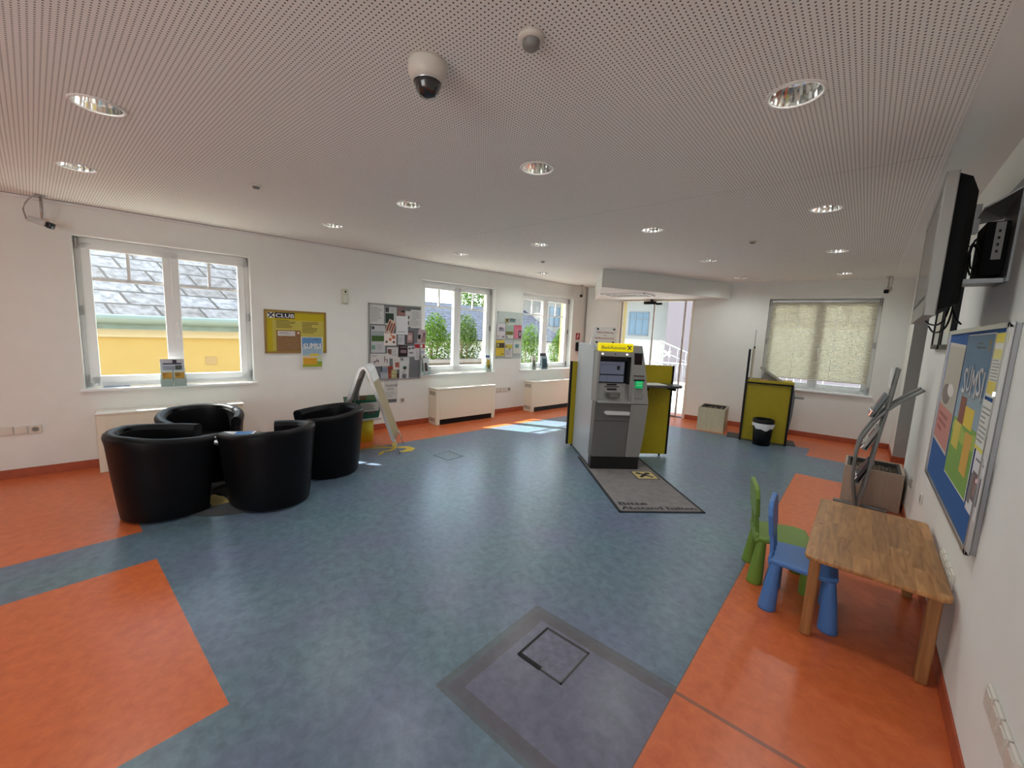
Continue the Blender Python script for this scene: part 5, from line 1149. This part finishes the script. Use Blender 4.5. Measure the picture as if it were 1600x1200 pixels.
# ------------------------------------------------------------------ right wall: framed poster board
bd = thing('poster_board', 'blue poster board in a thick aluminium frame on the right wall', 'notice board', RW(3.95, 0, 0.71))
W, Hh = 1.505, 0.955
mb = MB()
for a in ((0, W, 0, 0.022), (0, W, Hh - 0.022, Hh), (0, 0.022, 0, Hh), (W - 0.030, W, 0, Hh)): mb.box(a[0], a[1], -0.034, -0.018, a[2], a[3], ALU); mb.box(a[0] + 0.004, a[1] - 0.004, -0.016, 0, a[2] + 0.004, a[3] - 0.004, DKALU)
mb.box(0.004, W - 0.004, -0.019, -0.015, 0.004, Hh - 0.004, DKALU)
mb.build('frame', bd, bevel=0.003)
mb = MB(); mb.box(0.02, W - 0.028, -0.024, -0.019, 0.02, Hh - 0.02, mat((0.015, 0.10, 0.33), 0.85, name='blue_felt')); mb.build('felt_field', bd)
mb = MB()
for z in (0.3, 0.66): mb.box(W - 0.035, W - 0.028, -0.038, -0.030, z, z + 0.02, CHROME)
mb.build('lock', bd)
def bp(y0, z0, w, h, lb, c, dr_, cat='poster', k=0, tilt=0.0):   # y0 = far edge of the sheet
    flat('board_poster', RW(y0, 0.0255 + 0.0015 * k, z0) @ Matrix.Rotation(R(tilt), 4, 'Y'), dr_, lb, cat, 'sheets on the blue poster board', w, h, pm(*c))
def money(mb, W, Hh, y):
    rect(mb, 0.01, W - 0.01, Hh * .38, Hh * .97, pm(185, 178, 165), y); rect(mb, 0.01, W - 0.01, Hh * .03, Hh * .38, pm(200, 130, 120), y - 0.0003)
    disc(mb, W * .35, Hh * .50, W * .28, Hh * .10, pm(120, 105, 100), y - 0.0005); disc(mb, W * .6, Hh * .56, W * .2, Hh * .06, pm(225, 220, 215), y - 0.0007)
    text_lines(mb, W * .12, W * .75, Hh * .12, Hh * .33, 3, pm(160, 85, 80), y - 0.0008, 2, 0.5)
bp(3.90, 0.965, 0.56, 0.63, 'glossy grey and pink poster at the left of the blue poster board', (200, 195, 188), money, k=0, tilt=2)
def sumsi_big(mb, W, Hh, y):
    rect(mb, 0.008, W - 0.008, Hh * .42, Hh * .992, pm(88, 135, 175), y); rect(mb, 0.008, W - 0.008, Hh * .36, Hh * .62, pm(140, 165, 180), y - 0.0002)
    rect(mb, 0.008, W - 0.008, Hh * .01, Hh * .42, pm(120, 165, 60), y - 0.0003)
    mb.add([(W * a, y - 0.0006, Hh * b) for a, b in ((.02, .38), (.3, .42), (.6, .36), (.98, .40), (.98, .30), (.5, .28), (.02, .33))], [tuple(range(7))], pm(165, 185, 70))
    rect(mb, W * .62, W * .88, Hh * .12, Hh * .38, pm(215, 165, 60), y - 0.0010); rect(mb, W * .10, W * .40, Hh * .22, Hh * .40, pm(215, 195, 70), y - 0.0009)
    rect(mb, W * .35, W * .80, Hh * .40, Hh * .53, pm(225, 195, 40), y - 0.0008); rect(mb, W * .20, W * .45, Hh * .40, Hh * .58, pm(130, 60, 35), y - 0.0012)
    text_lines(mb, W * .45, W * .78, Hh * .90, Hh * .95, 2, pm(60, 80, 90), y - 0.0006, 1, .5); gable_cross(mb, W * .88, Hh * .925, W * .05, pm(150, 140, 60), y - 0.0006)
    x = W * .12
    for i, ch in enumerate('SUMSI'):
        w_ = W * (.20 if ch == 'M' else .07 if ch == 'I' else .14); text_faces(mb, ch, x + .006, Hh * (.60 + .02 * (i % 2)) - .01, Hh * .25, pm(130, 135, 145), y=y - 0.0009, bold=0.003, width=None if ch == 'I' else w_); text_faces(mb, ch, x, Hh * (.60 + .02 * (i % 2)), Hh * .25, pm(225, 228, 232), y=y - 0.0015, bold=0.003, width=None if ch == 'I' else w_); x += w_ + W * .03
bp(3.28, 0.875, 0.62, 0.755, 'blue and green poster with big white letters in the middle of the blue board', (230, 230, 230), sumsi_big, k=1, tilt=0)
bp(2.64, 1.36, 0.20, 0.265, 'white and yellow price sheet at the top right of the blue board', (225, 225, 215), D((0, 1, .85, 1, (225, 210, 60)), (.05, .95, .6, .75, (222, 214, 130)), (.05, .95, .05, .25, (222, 205, 80)), lines=[(.1, .9, .25, .6, 7)], seed=1), k=2, tilt=0)
bp(2.66, 1.13, 0.20, 0.215, 'white rounded leaflet in the right middle of the blue board', (222, 222, 216), D((0, 1, 0, .08, (225, 215, 100)), lines=[(.1, .85, .15, .9, 8)], seed=2), k=2, tilt=1)
bp(2.62, 0.865, 0.20, 0.27, 'white sheet with a dark photo at the lower right of the blue board', (222, 222, 225), D((.15, .95, .22, .66, (105, 85, 95)), (0, .3, .12, .6, (120, 115, 115)), (.4, .7, .3, .5, (150, 115, 110)), (.2, .95, .84, .87, (90, 90, 95))), k=2, tilt=1)
# two dark framed pictures further along the wall
for y0, lb in ((4.92, 'black framed pale picture on the right wall, nearest the passage'), (4.42, 'black framed pale picture on the right wall, nearest the blue board')):
    t_ = thing('framed_picture', lb, 'picture', RW(y0, 0, 1.545), 'black framed pictures')
    mb = MB(); W, Hh = 0.44, 0.60
    for a in ((0, W, 0, 0.035), (0, W, Hh - 0.035, Hh), (0, 0.03, 0, Hh), (W - 0.03, W, 0, Hh)): mb.box(a[0], a[1], -0.03, 0, a[2], a[3], BLACK)
    mb.build('frame', t_)
    mb = MB(); mb.box(0.03, W - 0.03, -0.02, 0, 0.035, Hh - 0.035, pm(200, 205, 198)); rect(mb, 0.08, W - 0.08, 0.12, Hh - 0.12, pm(208, 206, 185), -0.0206); mb.build('picture_print', t_)

# ------------------------------------------------------------------ wall-mounted television
tv = thing('television', 'silver and black television turned slightly on a wall bracket', 'television', frame((0.192, 3.46, 1.69), Vector((-0.02, -0.96, 0)).normalized(), Vector((0.96, -0.02, 0)).normalized()))
TVB = mat((0.002, 0.002, 0.0022), 0.6, name='matt_black_shell', spec=0.10)
SIL = mat((0.24, 0.23, 0.215), 0.4, metal=0.2, name='silver_bezel'); W, Hh = 0.96, 0.585
mb = MB()
for a in ((0, W, 0, 0.075), (0, W, Hh - 0.045, Hh), (0, 0.045, 0, Hh), (W - 0.045, W, 0, Hh)): mb.box(a[0], a[1], -0.004, 0.036, a[2], a[3], SIL)
mb.box(0.01, W - 0.01, 0.012, 0.036, 0.01, Hh - 0.01, SIL)
mb.build('bezel', tv, bevel=0.004)
mb = MB(); mb.box(0.045, W - 0.045, -0.001, 0.012, 0.075, Hh - 0.045, BLACK); mb.box(0.065, W - 0.065, -0.002, 0.012, 0.092, Hh - 0.062, mat((0.10, 0.10, 0.095), 0.18, name='screen_glass')); mb.build('screen', tv)
mb = MB(); vs = [(0.015, 0.036, 0.02), (W - 0.012, 0.036, 0.02), (W - 0.012, 0.036, Hh - 0.01), (0.015, 0.036, Hh - 0.01), (0.10, 0.105, 0.06), (W - 0.015, 0.075, 0.04), (W - 0.015, 0.075, Hh - 0.03), (0.10, 0.105, Hh - 0.07), (0.2, 0.105, 0.10), (W - 0.10, 0.105, 0.06), (W - 0.10, 0.105, Hh - 0.07)]
mb.add(vs, [(0, 1, 5, 9, 4), (1, 2, 6, 5), (2, 3, 7, 10, 6), (3, 0, 4, 7), (4, 9, 10, 7), (5, 6, 10, 9), (0, 3, 2, 1)], TVB); mb.build('back_cover', tv)
mb = MB()
for k in range(4): disc(mb, 0.12 + k * 0.06, 0.035, 0.006, 0.006, BLACK, -0.0045)
mb.build('button', tv)
mt = thing('television_bracket', 'grey metal wall bracket with a sloping tray behind the television', 'bracket', RW(3.14, 0, 1.86))
mb = MB(); mb.box(0.05, 0.32, -0.008, 0, 0.0, 0.44, DKALU); mb.build('wall_plate', mt)
mb = MB(); mb.add([(0.0, -0.006, 0.34), (0.34, -0.006, 0.40), (0.30, -0.11, 0.33), (0.05, -0.11, 0.31), (0.0, -0.006, 0.332), (0.34, -0.006, 0.392), (0.30, -0.11, 0.322), (0.05, -0.11, 0.302)], [(0, 1, 2, 3), (4, 5, 6, 7), (0, 1, 5, 4), (1, 2, 6, 5), (2, 3, 7, 6), (3, 0, 4, 7)], DKALU); mb.build('tray', mt)
mb = MB(); mb.box(0.10, 0.16, -0.145, -0.10, 0.25, 0.38, DKALU); mb.build('arm', mt); mb = MB(); mb.box(0.10, 0.26, -0.14, 0, 0.0, 0.02, DKALU); mb.build('shelf', mt); mb = MB(); mb.tube([(0.13, -0.10, 0.19), (0.13, -0.12, 0.19), (0.13, -0.125, 0.165)], 0.004, BLACK); mb.build('hook', mt)
mp_ = thing('media_box', 'black media player box strapped behind the television', 'media player', RW(3.10, 0.012, 1.895))
mb = MB(); mb.box(0.0, 0.21, -0.075, 0, 0.0, 0.24, TVB); mb.build('housing', mp_, bevel=0.004)
mb = MB(); mb.box(0.21, 0.213, -0.045, -0.015, 0.07, 0.235, mat((0.22, 0.22, 0.21), 0.4)); 
for k in range(4): mb.box(0.213, 0.2145, -0.035, -0.027, 0.10 + 0.03 * k, 0.112 + 0.03 * k, BLACK)
mb.build('port_panel', mp_)
cbm = MB()
def P3(y, x, z): return (x, y, z)
for pts in ([(0.36, 2.95, 2.02), (0.33, 2.88, 2.06), (0.315, 2.86, 2.00), (0.33, 2.90, 1.93), (0.36, 2.95, 1.97)], [(0.36, 2.96, 1.98), (0.32, 2.87, 2.04), (0.31, 2.86, 1.96), (0.33, 2.90, 1.90)],
            [(0.30, 2.9, 1.92), (0.285, 2.86, 1.80), (0.27, 2.84, 1.70), (0.25, 2.86, 1.665), (0.23, 2.95, 1.67), (0.22, 3.05, 1.69)],
            [(0.30, 2.93, 1.90), (0.29, 2.86, 1.74), (0.275, 2.80, 1.66), (0.255, 2.80, 1.63), (0.24, 2.88, 1.63), (0.23, 2.98, 1.66)], [(0.285, 2.82, 1.74), (0.30, 2.79, 1.69), (0.315, 2.76, 1.665)]):
    cbm.tube(smooth(pts, 5), 0.004, BLACK, n=6)
tag(cbm.build('cable_bundle'), 'black cables looping below and behind the television', 'cable')

# ------------------------------------------------------------------ outside
GRD = mat((0.55, 0.54, 0.51), 0.9, name='pale_paving', noise=0.12, scale=2)
mb = MB(); mb.box(-60, 60, -60, 60, -0.30, -0.16, GRD); mb.build('ground_outside')['kind'] = 'structure'
def slate(name, c0, c1, sx, sz):
    m = bpy.data.materials.new(name); m.use_nodes = True; t = m.node_tree; b = t.nodes['Principled BSDF']
    tx = t.nodes.new('ShaderNodeTexCoord'); mp = t.nodes.new('ShaderNodeMapping'); t.links.new(tx.outputs['UV'], mp.inputs['Vector'])
    br = t.nodes.new('ShaderNodeTexBrick'); br.inputs['Scale'].default_value = 1.0; br.inputs['Brick Width'].default_value = sx; br.inputs['Row Height'].default_value = sz
    br.inputs['Mortar Size'].default_value = 0.022; br.inputs['Mortar'].default_value = (0.012, 0.010, 0.010, 1); br.inputs['Color1'].default_value = (*c0, 1); br.inputs['Color2'].default_value = (*c1, 1); br.inputs['Bias'].default_value = 0.2
    # slanted courses: shear the pattern a little
    mp.inputs['Rotation'].default_value = (0, 0, 0.0)
    n = t.nodes.new('ShaderNodeTexNoise'); n.inputs['Scale'].default_value = 9; n.inputs['Detail'].default_value = 8; t.links.new(tx.outputs['UV'], n.inputs['Vector'])
    q = t.nodes.new('ShaderNodeMix'); q.data_type = 'RGBA'; q.blend_type = 'MULTIPLY'; q.inputs['Factor'].default_value = 0.75
    r_ = t.nodes.new('ShaderNodeValToRGB'); r_.color_ramp.elements[0].position = 0.35; r_.color_ramp.elements[1].position = 0.62; r_.color_ramp.elements[0].color = (0.30, 0.27, 0.26, 1); r_.color_ramp.elements[1].color = (1.25, 1.25, 1.3, 1)
    va = t.nodes.new('ShaderNodeVectorMath'); va.operation = 'ADD'; sc__ = t.nodes.new('ShaderNodeVectorMath'); sc__.operation = 'SCALE'; sc__.inputs['Scale'].default_value = 0.03
    t.links.new(n.outputs['Color'], sc__.inputs[0]); t.links.new(mp.outputs[0], va.inputs[0]); t.links.new(sc__.outputs[0], va.inputs[1]); t.links.new(va.outputs[0], br.inputs['Vector'])
    t.links.new(n.outputs['Fac'], r_.inputs[0]); t.links.new(br.outputs['Color'], q.inputs['A']); t.links.new(r_.outputs[0], q.inputs['B']); t.links.new(q.outputs['Result'], b.inputs['Base Color']); b.inputs['Roughness'].default_value = 0.8
    return m
def roof_plane(name, parent, a, b, c, d, m, t=0.05):
    a, b, c, d = map(Vector, (a, b, c, d)); nrm = (b - a).cross(d - a).normalized() * t
    me = bpy.data.meshes.new(name); me.from_pydata([a, b, c, d, a - nrm, b - nrm, c - nrm, d - nrm], [], [(0, 1, 2, 3), (7, 6, 5, 4), (0, 4, 5, 1), (1, 5, 6, 2), (2, 6, 7, 3), (3, 7, 4, 0)])
    uv = me.uv_layers.new(); U = (b - a).normalized(); V = (d - a).normalized()
    for l in me.loops: p = me.vertices[l.vertex_index].co - a; uv.data[l.index].uv = (p.dot(U) + 0.35 * p.dot(V), p.dot(V))
    me.materials.append(m); o = bpy.data.objects.new(name, me); COL.objects.link(o); o.parent = parent; return o
# yellow neighbour with a weathered slate roof, opposite the first window
h1 = thing('neighbour_house', 'yellow neighbouring building with a weathered slate roof outside the large window', 'building', LW(0, -3.5, -0.16))
mb = MB(); mb.box(-9, 3.9, 0, 6, 0, 1.50, OCHRE); mb.build('wall', h1)
mb = MB(); mb.box(-9, 3.9, -0.06, 0.0, 1.33, 1.46, mat((0.50, 0.45, 0.33), 0.8)); mb.build('cornice', h1)
mb = MB(); PAT = mat((0.13, 0.19, 0.19), 0.6, name='verdigris_copper', noise=0.2, scale=5); mb.box(-9, 3.95, -0.20, -0.04, 1.46, 1.56, PAT); mb.tube([(-9, -0.22, 1.62), (3.95, -0.22, 1.62)], 0.075, mat((0.20, 0.26, 0.24), 0.5)); mb.build('gutter', h1)
roof_plane('roof', h1, (-9, -0.22, 1.66), (4.0, -0.22, 1.66), (4.0, 4.3, 4.9), (-9, 4.3, 4.9), slate('weathered_slate', (0.17, 0.18, 0.21), (0.105, 0.10, 0.105), 0.60, 0.36))
mb = MB(); mb.cyl((0, 0), 0.07, 0, 0.01, mat((0.55, 0.45, 0.3), 0.7)); mb.box(0.82, 0.98, -0.012, 0, 0.85, 0.99, mat((0.36, 0.26, 0.13), 0.8)); mb.build('vent_cover', h1)
# second, lower building with a blue-grey tiled roof behind the bushes
h2 = thing('garden_building', 'low building with a blue-grey tiled roof behind the bushes', 'building', LW(6.0, -7.2, -0.16))
mb = MB(); mb.box(0, 8.6, 0, 4, 0, 1.35, mat((0.55, 0.52, 0.48), 0.9)); mb.build('wall', h2)
roof_plane('roof', h2, (-0.2, -0.3, 1.28), (8.7, -0.3, 1.28), (8.7, 2.6, 2.75), (-0.2, 2.6, 2.75), slate('blue_grey_tiles', (0.055, 0.065, 0.10), (0.045, 0.052, 0.08), 0.9, 0.24))
# cream building to the right and the white building opposite the door
def plain_building(name, label, mw, W, D_, Hh, c, wins, roof=None):
    t_ = thing(name, label, 'building', mw); mb = MB(); mb.box(0, W, 0, D_, 0, Hh, mat(c, 0.9, noise=0.03, scale=2)); mb.build('wall', t_)
    for (x0, x1, z0, z1, nx, nz) in wins:
        mb = MB(); fr_ = mat((0.10, 0.14, 0.18), 0.5)
        mb.box(x0, x1, -0.03, 0.01, z0, z0 + 0.05, fr_); mb.box(x0, x1, -0.03, 0.01, z1 - 0.05, z1, fr_); mb.box(x0, x0 + 0.05, -0.03, 0.01, z0, z1, fr_); mb.box(x1 - 0.05, x1, -0.03, 0.01, z0, z1, fr_)
        for k in range(1, nx): x = x0 + (x1 - x0) * k / nx; mb.box(x - 0.025, x + 0.025, -0.03, 0.01, z0, z1, fr_)
        mb.box(x0, x1, -0.03, 0.01, z0 + (z1 - z0) * 0.68, z0 + (z1 - z0) * 0.68 + 0.05, fr_)
        w_ = mb.build('window', t_)
        mb = MB(); mb.box(x0, x1, -0.012, -0.005, z0, z1, mat((0.09, 0.15, 0.21), 0.15, name='sky_reflecting_glass')); mb.build('pane', w_)
    if roof: mb = MB(); mb.box(-0.5, W + 0.5, -0.6, D_, Hh, Hh + 0.15, mat(roof, 0.8)); mb.build('roof', t_)
    return t_
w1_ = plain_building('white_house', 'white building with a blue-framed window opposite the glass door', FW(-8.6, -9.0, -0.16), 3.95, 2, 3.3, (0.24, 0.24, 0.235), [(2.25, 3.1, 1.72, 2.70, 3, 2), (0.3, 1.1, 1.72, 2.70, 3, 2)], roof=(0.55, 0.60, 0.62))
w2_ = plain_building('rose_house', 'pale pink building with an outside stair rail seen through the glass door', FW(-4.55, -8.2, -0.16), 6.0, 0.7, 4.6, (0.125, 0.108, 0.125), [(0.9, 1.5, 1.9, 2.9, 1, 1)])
mb = MB(); mb.tube([(-0.1, -0.35, 1.55), (1.8, -0.35, 0.85)], 0.03, DKALU); mb.tube([(-0.1, -0.35, 1.2), (1.8, -0.35, 0.5)], 0.015, DKALU)
for k in range(7): mb.tube([(k * 0.3, -0.35, 1.5 - k * 0.11), (k * 0.3, -0.35, 0.2)], 0.012, DKALU, n=6)
mb.build('stair_rail', w2_)
mb = MB(); mb.box(-0.32, -0.05, -0.2, 0.6, 1.2, 3.3, mat((0.27, 0.24, 0.23), 0.8)); mb.build('downpipe_shade', w2_) if False else None
w3_ = plain_building('cream_house', 'cream building with an attic window outside the last window', LW(15.2, -9.0, -0.16), 3.5, 5, 3.6, (0.25, 0.24, 0.23), [(0.5, 1.3, 2.0, 3.0, 2, 1), (2.1, 2.9, 2.0, 3.0, 2, 1)], roof=(0.35, 0.33, 0.33))
# railing and pots by the street
rl = thing('street_railing', 'grey metal railing outside the glass entrance door', 'railing', FW(-4.8, -4.2, -0.16))
mb = MB(); mb.tube([(0, 0, 0.95), (5.2, 0, 0.95)], 0.02, DKALU); mb.tube([(0, 0, 0.2), (5.2, 0, 0.2)], 0.012, DKALU); mb.build('rail', rl)
mb = MB()
for k in range(36): mb.tube([(k * 0.148, 0, 0), (k * 0.148, 0, 0.95)], 0.008, DKALU, n=6)
mb.build('bar', rl)
# bushes, tree
def leafmat(name, c0, c1):
    m = bpy.data.materials.new(name); m.use_nodes = True; t = m.node_tree; t.nodes.clear()
    o = t.nodes.new('ShaderNodeOutputMaterial'); a = t.nodes.new('ShaderNodeBsdfDiffuse'); b = t.nodes.new('ShaderNodeBsdfTranslucent'); q = t.nodes.new('ShaderNodeMixShader'); q.inputs[0].default_value = 0.35
    g = t.nodes.new('ShaderNodeTexCoord'); n = t.nodes.new('ShaderNodeTexNoise'); n.inputs['Scale'].default_value = 9; r_ = t.nodes.new('ShaderNodeValToRGB'); r_.color_ramp.elements[0].position = .35; r_.color_ramp.elements[1].position = .65
    r_.color_ramp.elements[0].color = (*c0, 1); r_.color_ramp.elements[1].color = (*c1, 1); t.links.new(g.outputs['Object'], n.inputs['Vector']); t.links.new(n.outputs['Fac'], r_.inputs[0])
    t.links.new(r_.outputs[0], a.inputs['Color']); t.links.new(r_.outputs[0], b.inputs['Color']); t.links.new(a.outputs[0], q.inputs[1]); t.links.new(b.outputs[0], q.inputs[2]); t.links.new(q.outputs[0], o.inputs[0]); return m
LEAF = leafmat('bush_leaves', (0.035, 0.085, 0.012), (0.14, 0.23, 0.045)); LEAF2 = leafmat('tree_leaves', (0.035, 0.08, 0.015), (0.11, 0.18, 0.045))
def foliage(rng, centres, n, size, m, parent):
    vs = []; fs = []
    for (cx, cy, cz, rx, ry, rz, w) in centres:
        for i in range(int(n * w)):
            while True:
                p = Vector((rng.uniform(-1, 1), rng.uniform(-1, 1), rng.uniform(-1, 1)))
                if 0.45 < p.length < 1.0: break
            q = Vector((cx + p.x * rx, cy + p.y * ry, cz + p.z * rz)); a = Vector((rng.gauss(0, 1), rng.gauss(0, 1), rng.gauss(0, 1))).normalized(); b = a.cross(Vector((rng.gauss(0, 1), rng.gauss(0, 1), rng.gauss(0, 1)))).normalized()
            s = size * rng.uniform(0.6, 1.3); k = len(vs); vs += [q - a * s, q + b * s * 0.5, q + a * s, q - b * s * 0.5]; fs.append((k, k + 1, k + 2, k + 3))
    me = bpy.data.meshes.new('foliage'); me.from_pydata(vs, [], fs); me.materials.append(m); o = bpy.data.objects.new('foliage', me); COL.objects.link(o); o.parent = parent; return o
def bush(mw, w, h, label, seed, m=LEAF, z0=0.75):
    t_ = thing('garden_bush', label, 'bush', mw, 'bushes outside the windows'); rng = random.Random(seed)
    mb = MB()
    for k in range(4): mb.tube([(rng.uniform(-.06, .06), rng.uniform(-.06, .06), 0), (rng.uniform(-.2, .2), rng.uniform(-.2, .2), z0 + h * 0.5)], 0.02, mat((0.18, 0.13, 0.09), 0.9), n=6)
    mb.build('stem', t_)
    foliage(rng, [(0, 0, z0 + h * .42, w * .5, w * .45, h * .45, .8), (w * .08, 0, z0 + h * .72, w * .30, w * .3, h * .34, .4)], 3400, 0.026, m, t_)
bush(LW(4.98, -2.6, -0.16), 0.92, 1.22, 'rounded green bush outside the left half of the second window', 1)
bush(LW(5.86, -2.6, -0.16), 0.90, 1.24, 'rounded green bush outside the right half of the second window', 2, leafmat('bush_leaves_dark', (0.03, 0.065, 0.012), (0.12, 0.18, 0.045)))
bush(LW(8.35, -2.9, -0.16), 0.95, 1.35, 'tall loose bush outside the left half of the last window', 3, z0=0.5)
bush(LW(9.75, -2.9, -0.16), 0.75, 1.30, 'loose bush outside the right half of the last window', 4, z0=0.5)
for s_, lb in ((4.5, 'slatted grey planter trough below the left bush'),):
    t_ = thing('planter_trough', 'long grey slatted planter trough under the bushes outside the second window', 'planter', LW(4.35, -2.2, -0.16))
    mb = MB(); 
    for k in range(8): mb.box(0, 1.9, -0.02, 0.0, 0.10 + k * 0.115, 0.18 + k * 0.115, mat((0.22, 0.22, 0.25), 0.7))
    mb.build('slat', t_)
    mb = MB(); mb.box(0.02, 1.88, 0, 0.7, 0, 0.98, mat((0.12, 0.11, 0.10), 0.9)); mb.build('trough', t_)
ft = thing('flower_pot', 'white flower pot outside on the ledge of the second window', 'flower pot', LW(4.62, -0.75, 0.40))
mb = MB(); mb.lathe([(0, 0), (0.06, 0), (0.085, 0.38), (0.09, 0.43), (0.078, 0.43), (0.07, 0.36), (0, 0.36)], PAPER, n=24); mb.build('pot', ft)
mb = MB(); mb.box(-0.3, 0.45, -0.15, 0.15, -0.56, 0.0, mat((0.6, 0.58, 0.55), 0.8)); mb.build('plinth', ft)
tr = thing('garden_tree', 'leafy tree rising behind the low roof outside the second window', 'tree', LW(13.2, -11.5, -0.16))
mb = MB(); mb.tube([(0, 0, 0), (0.1, 0, 2.5)], [0.16, 0.10], mat((0.2, 0.15, 0.1), 0.9)); mb.build('trunk', tr)
foliage(random.Random(9), [(0, 0, 3.3, 1.3, 1.3, 1.0, 1.0), (0.6, 0, 4.2, 0.8, 0.8, 0.6, .5)], 2600, 0.07, LEAF2, tr)
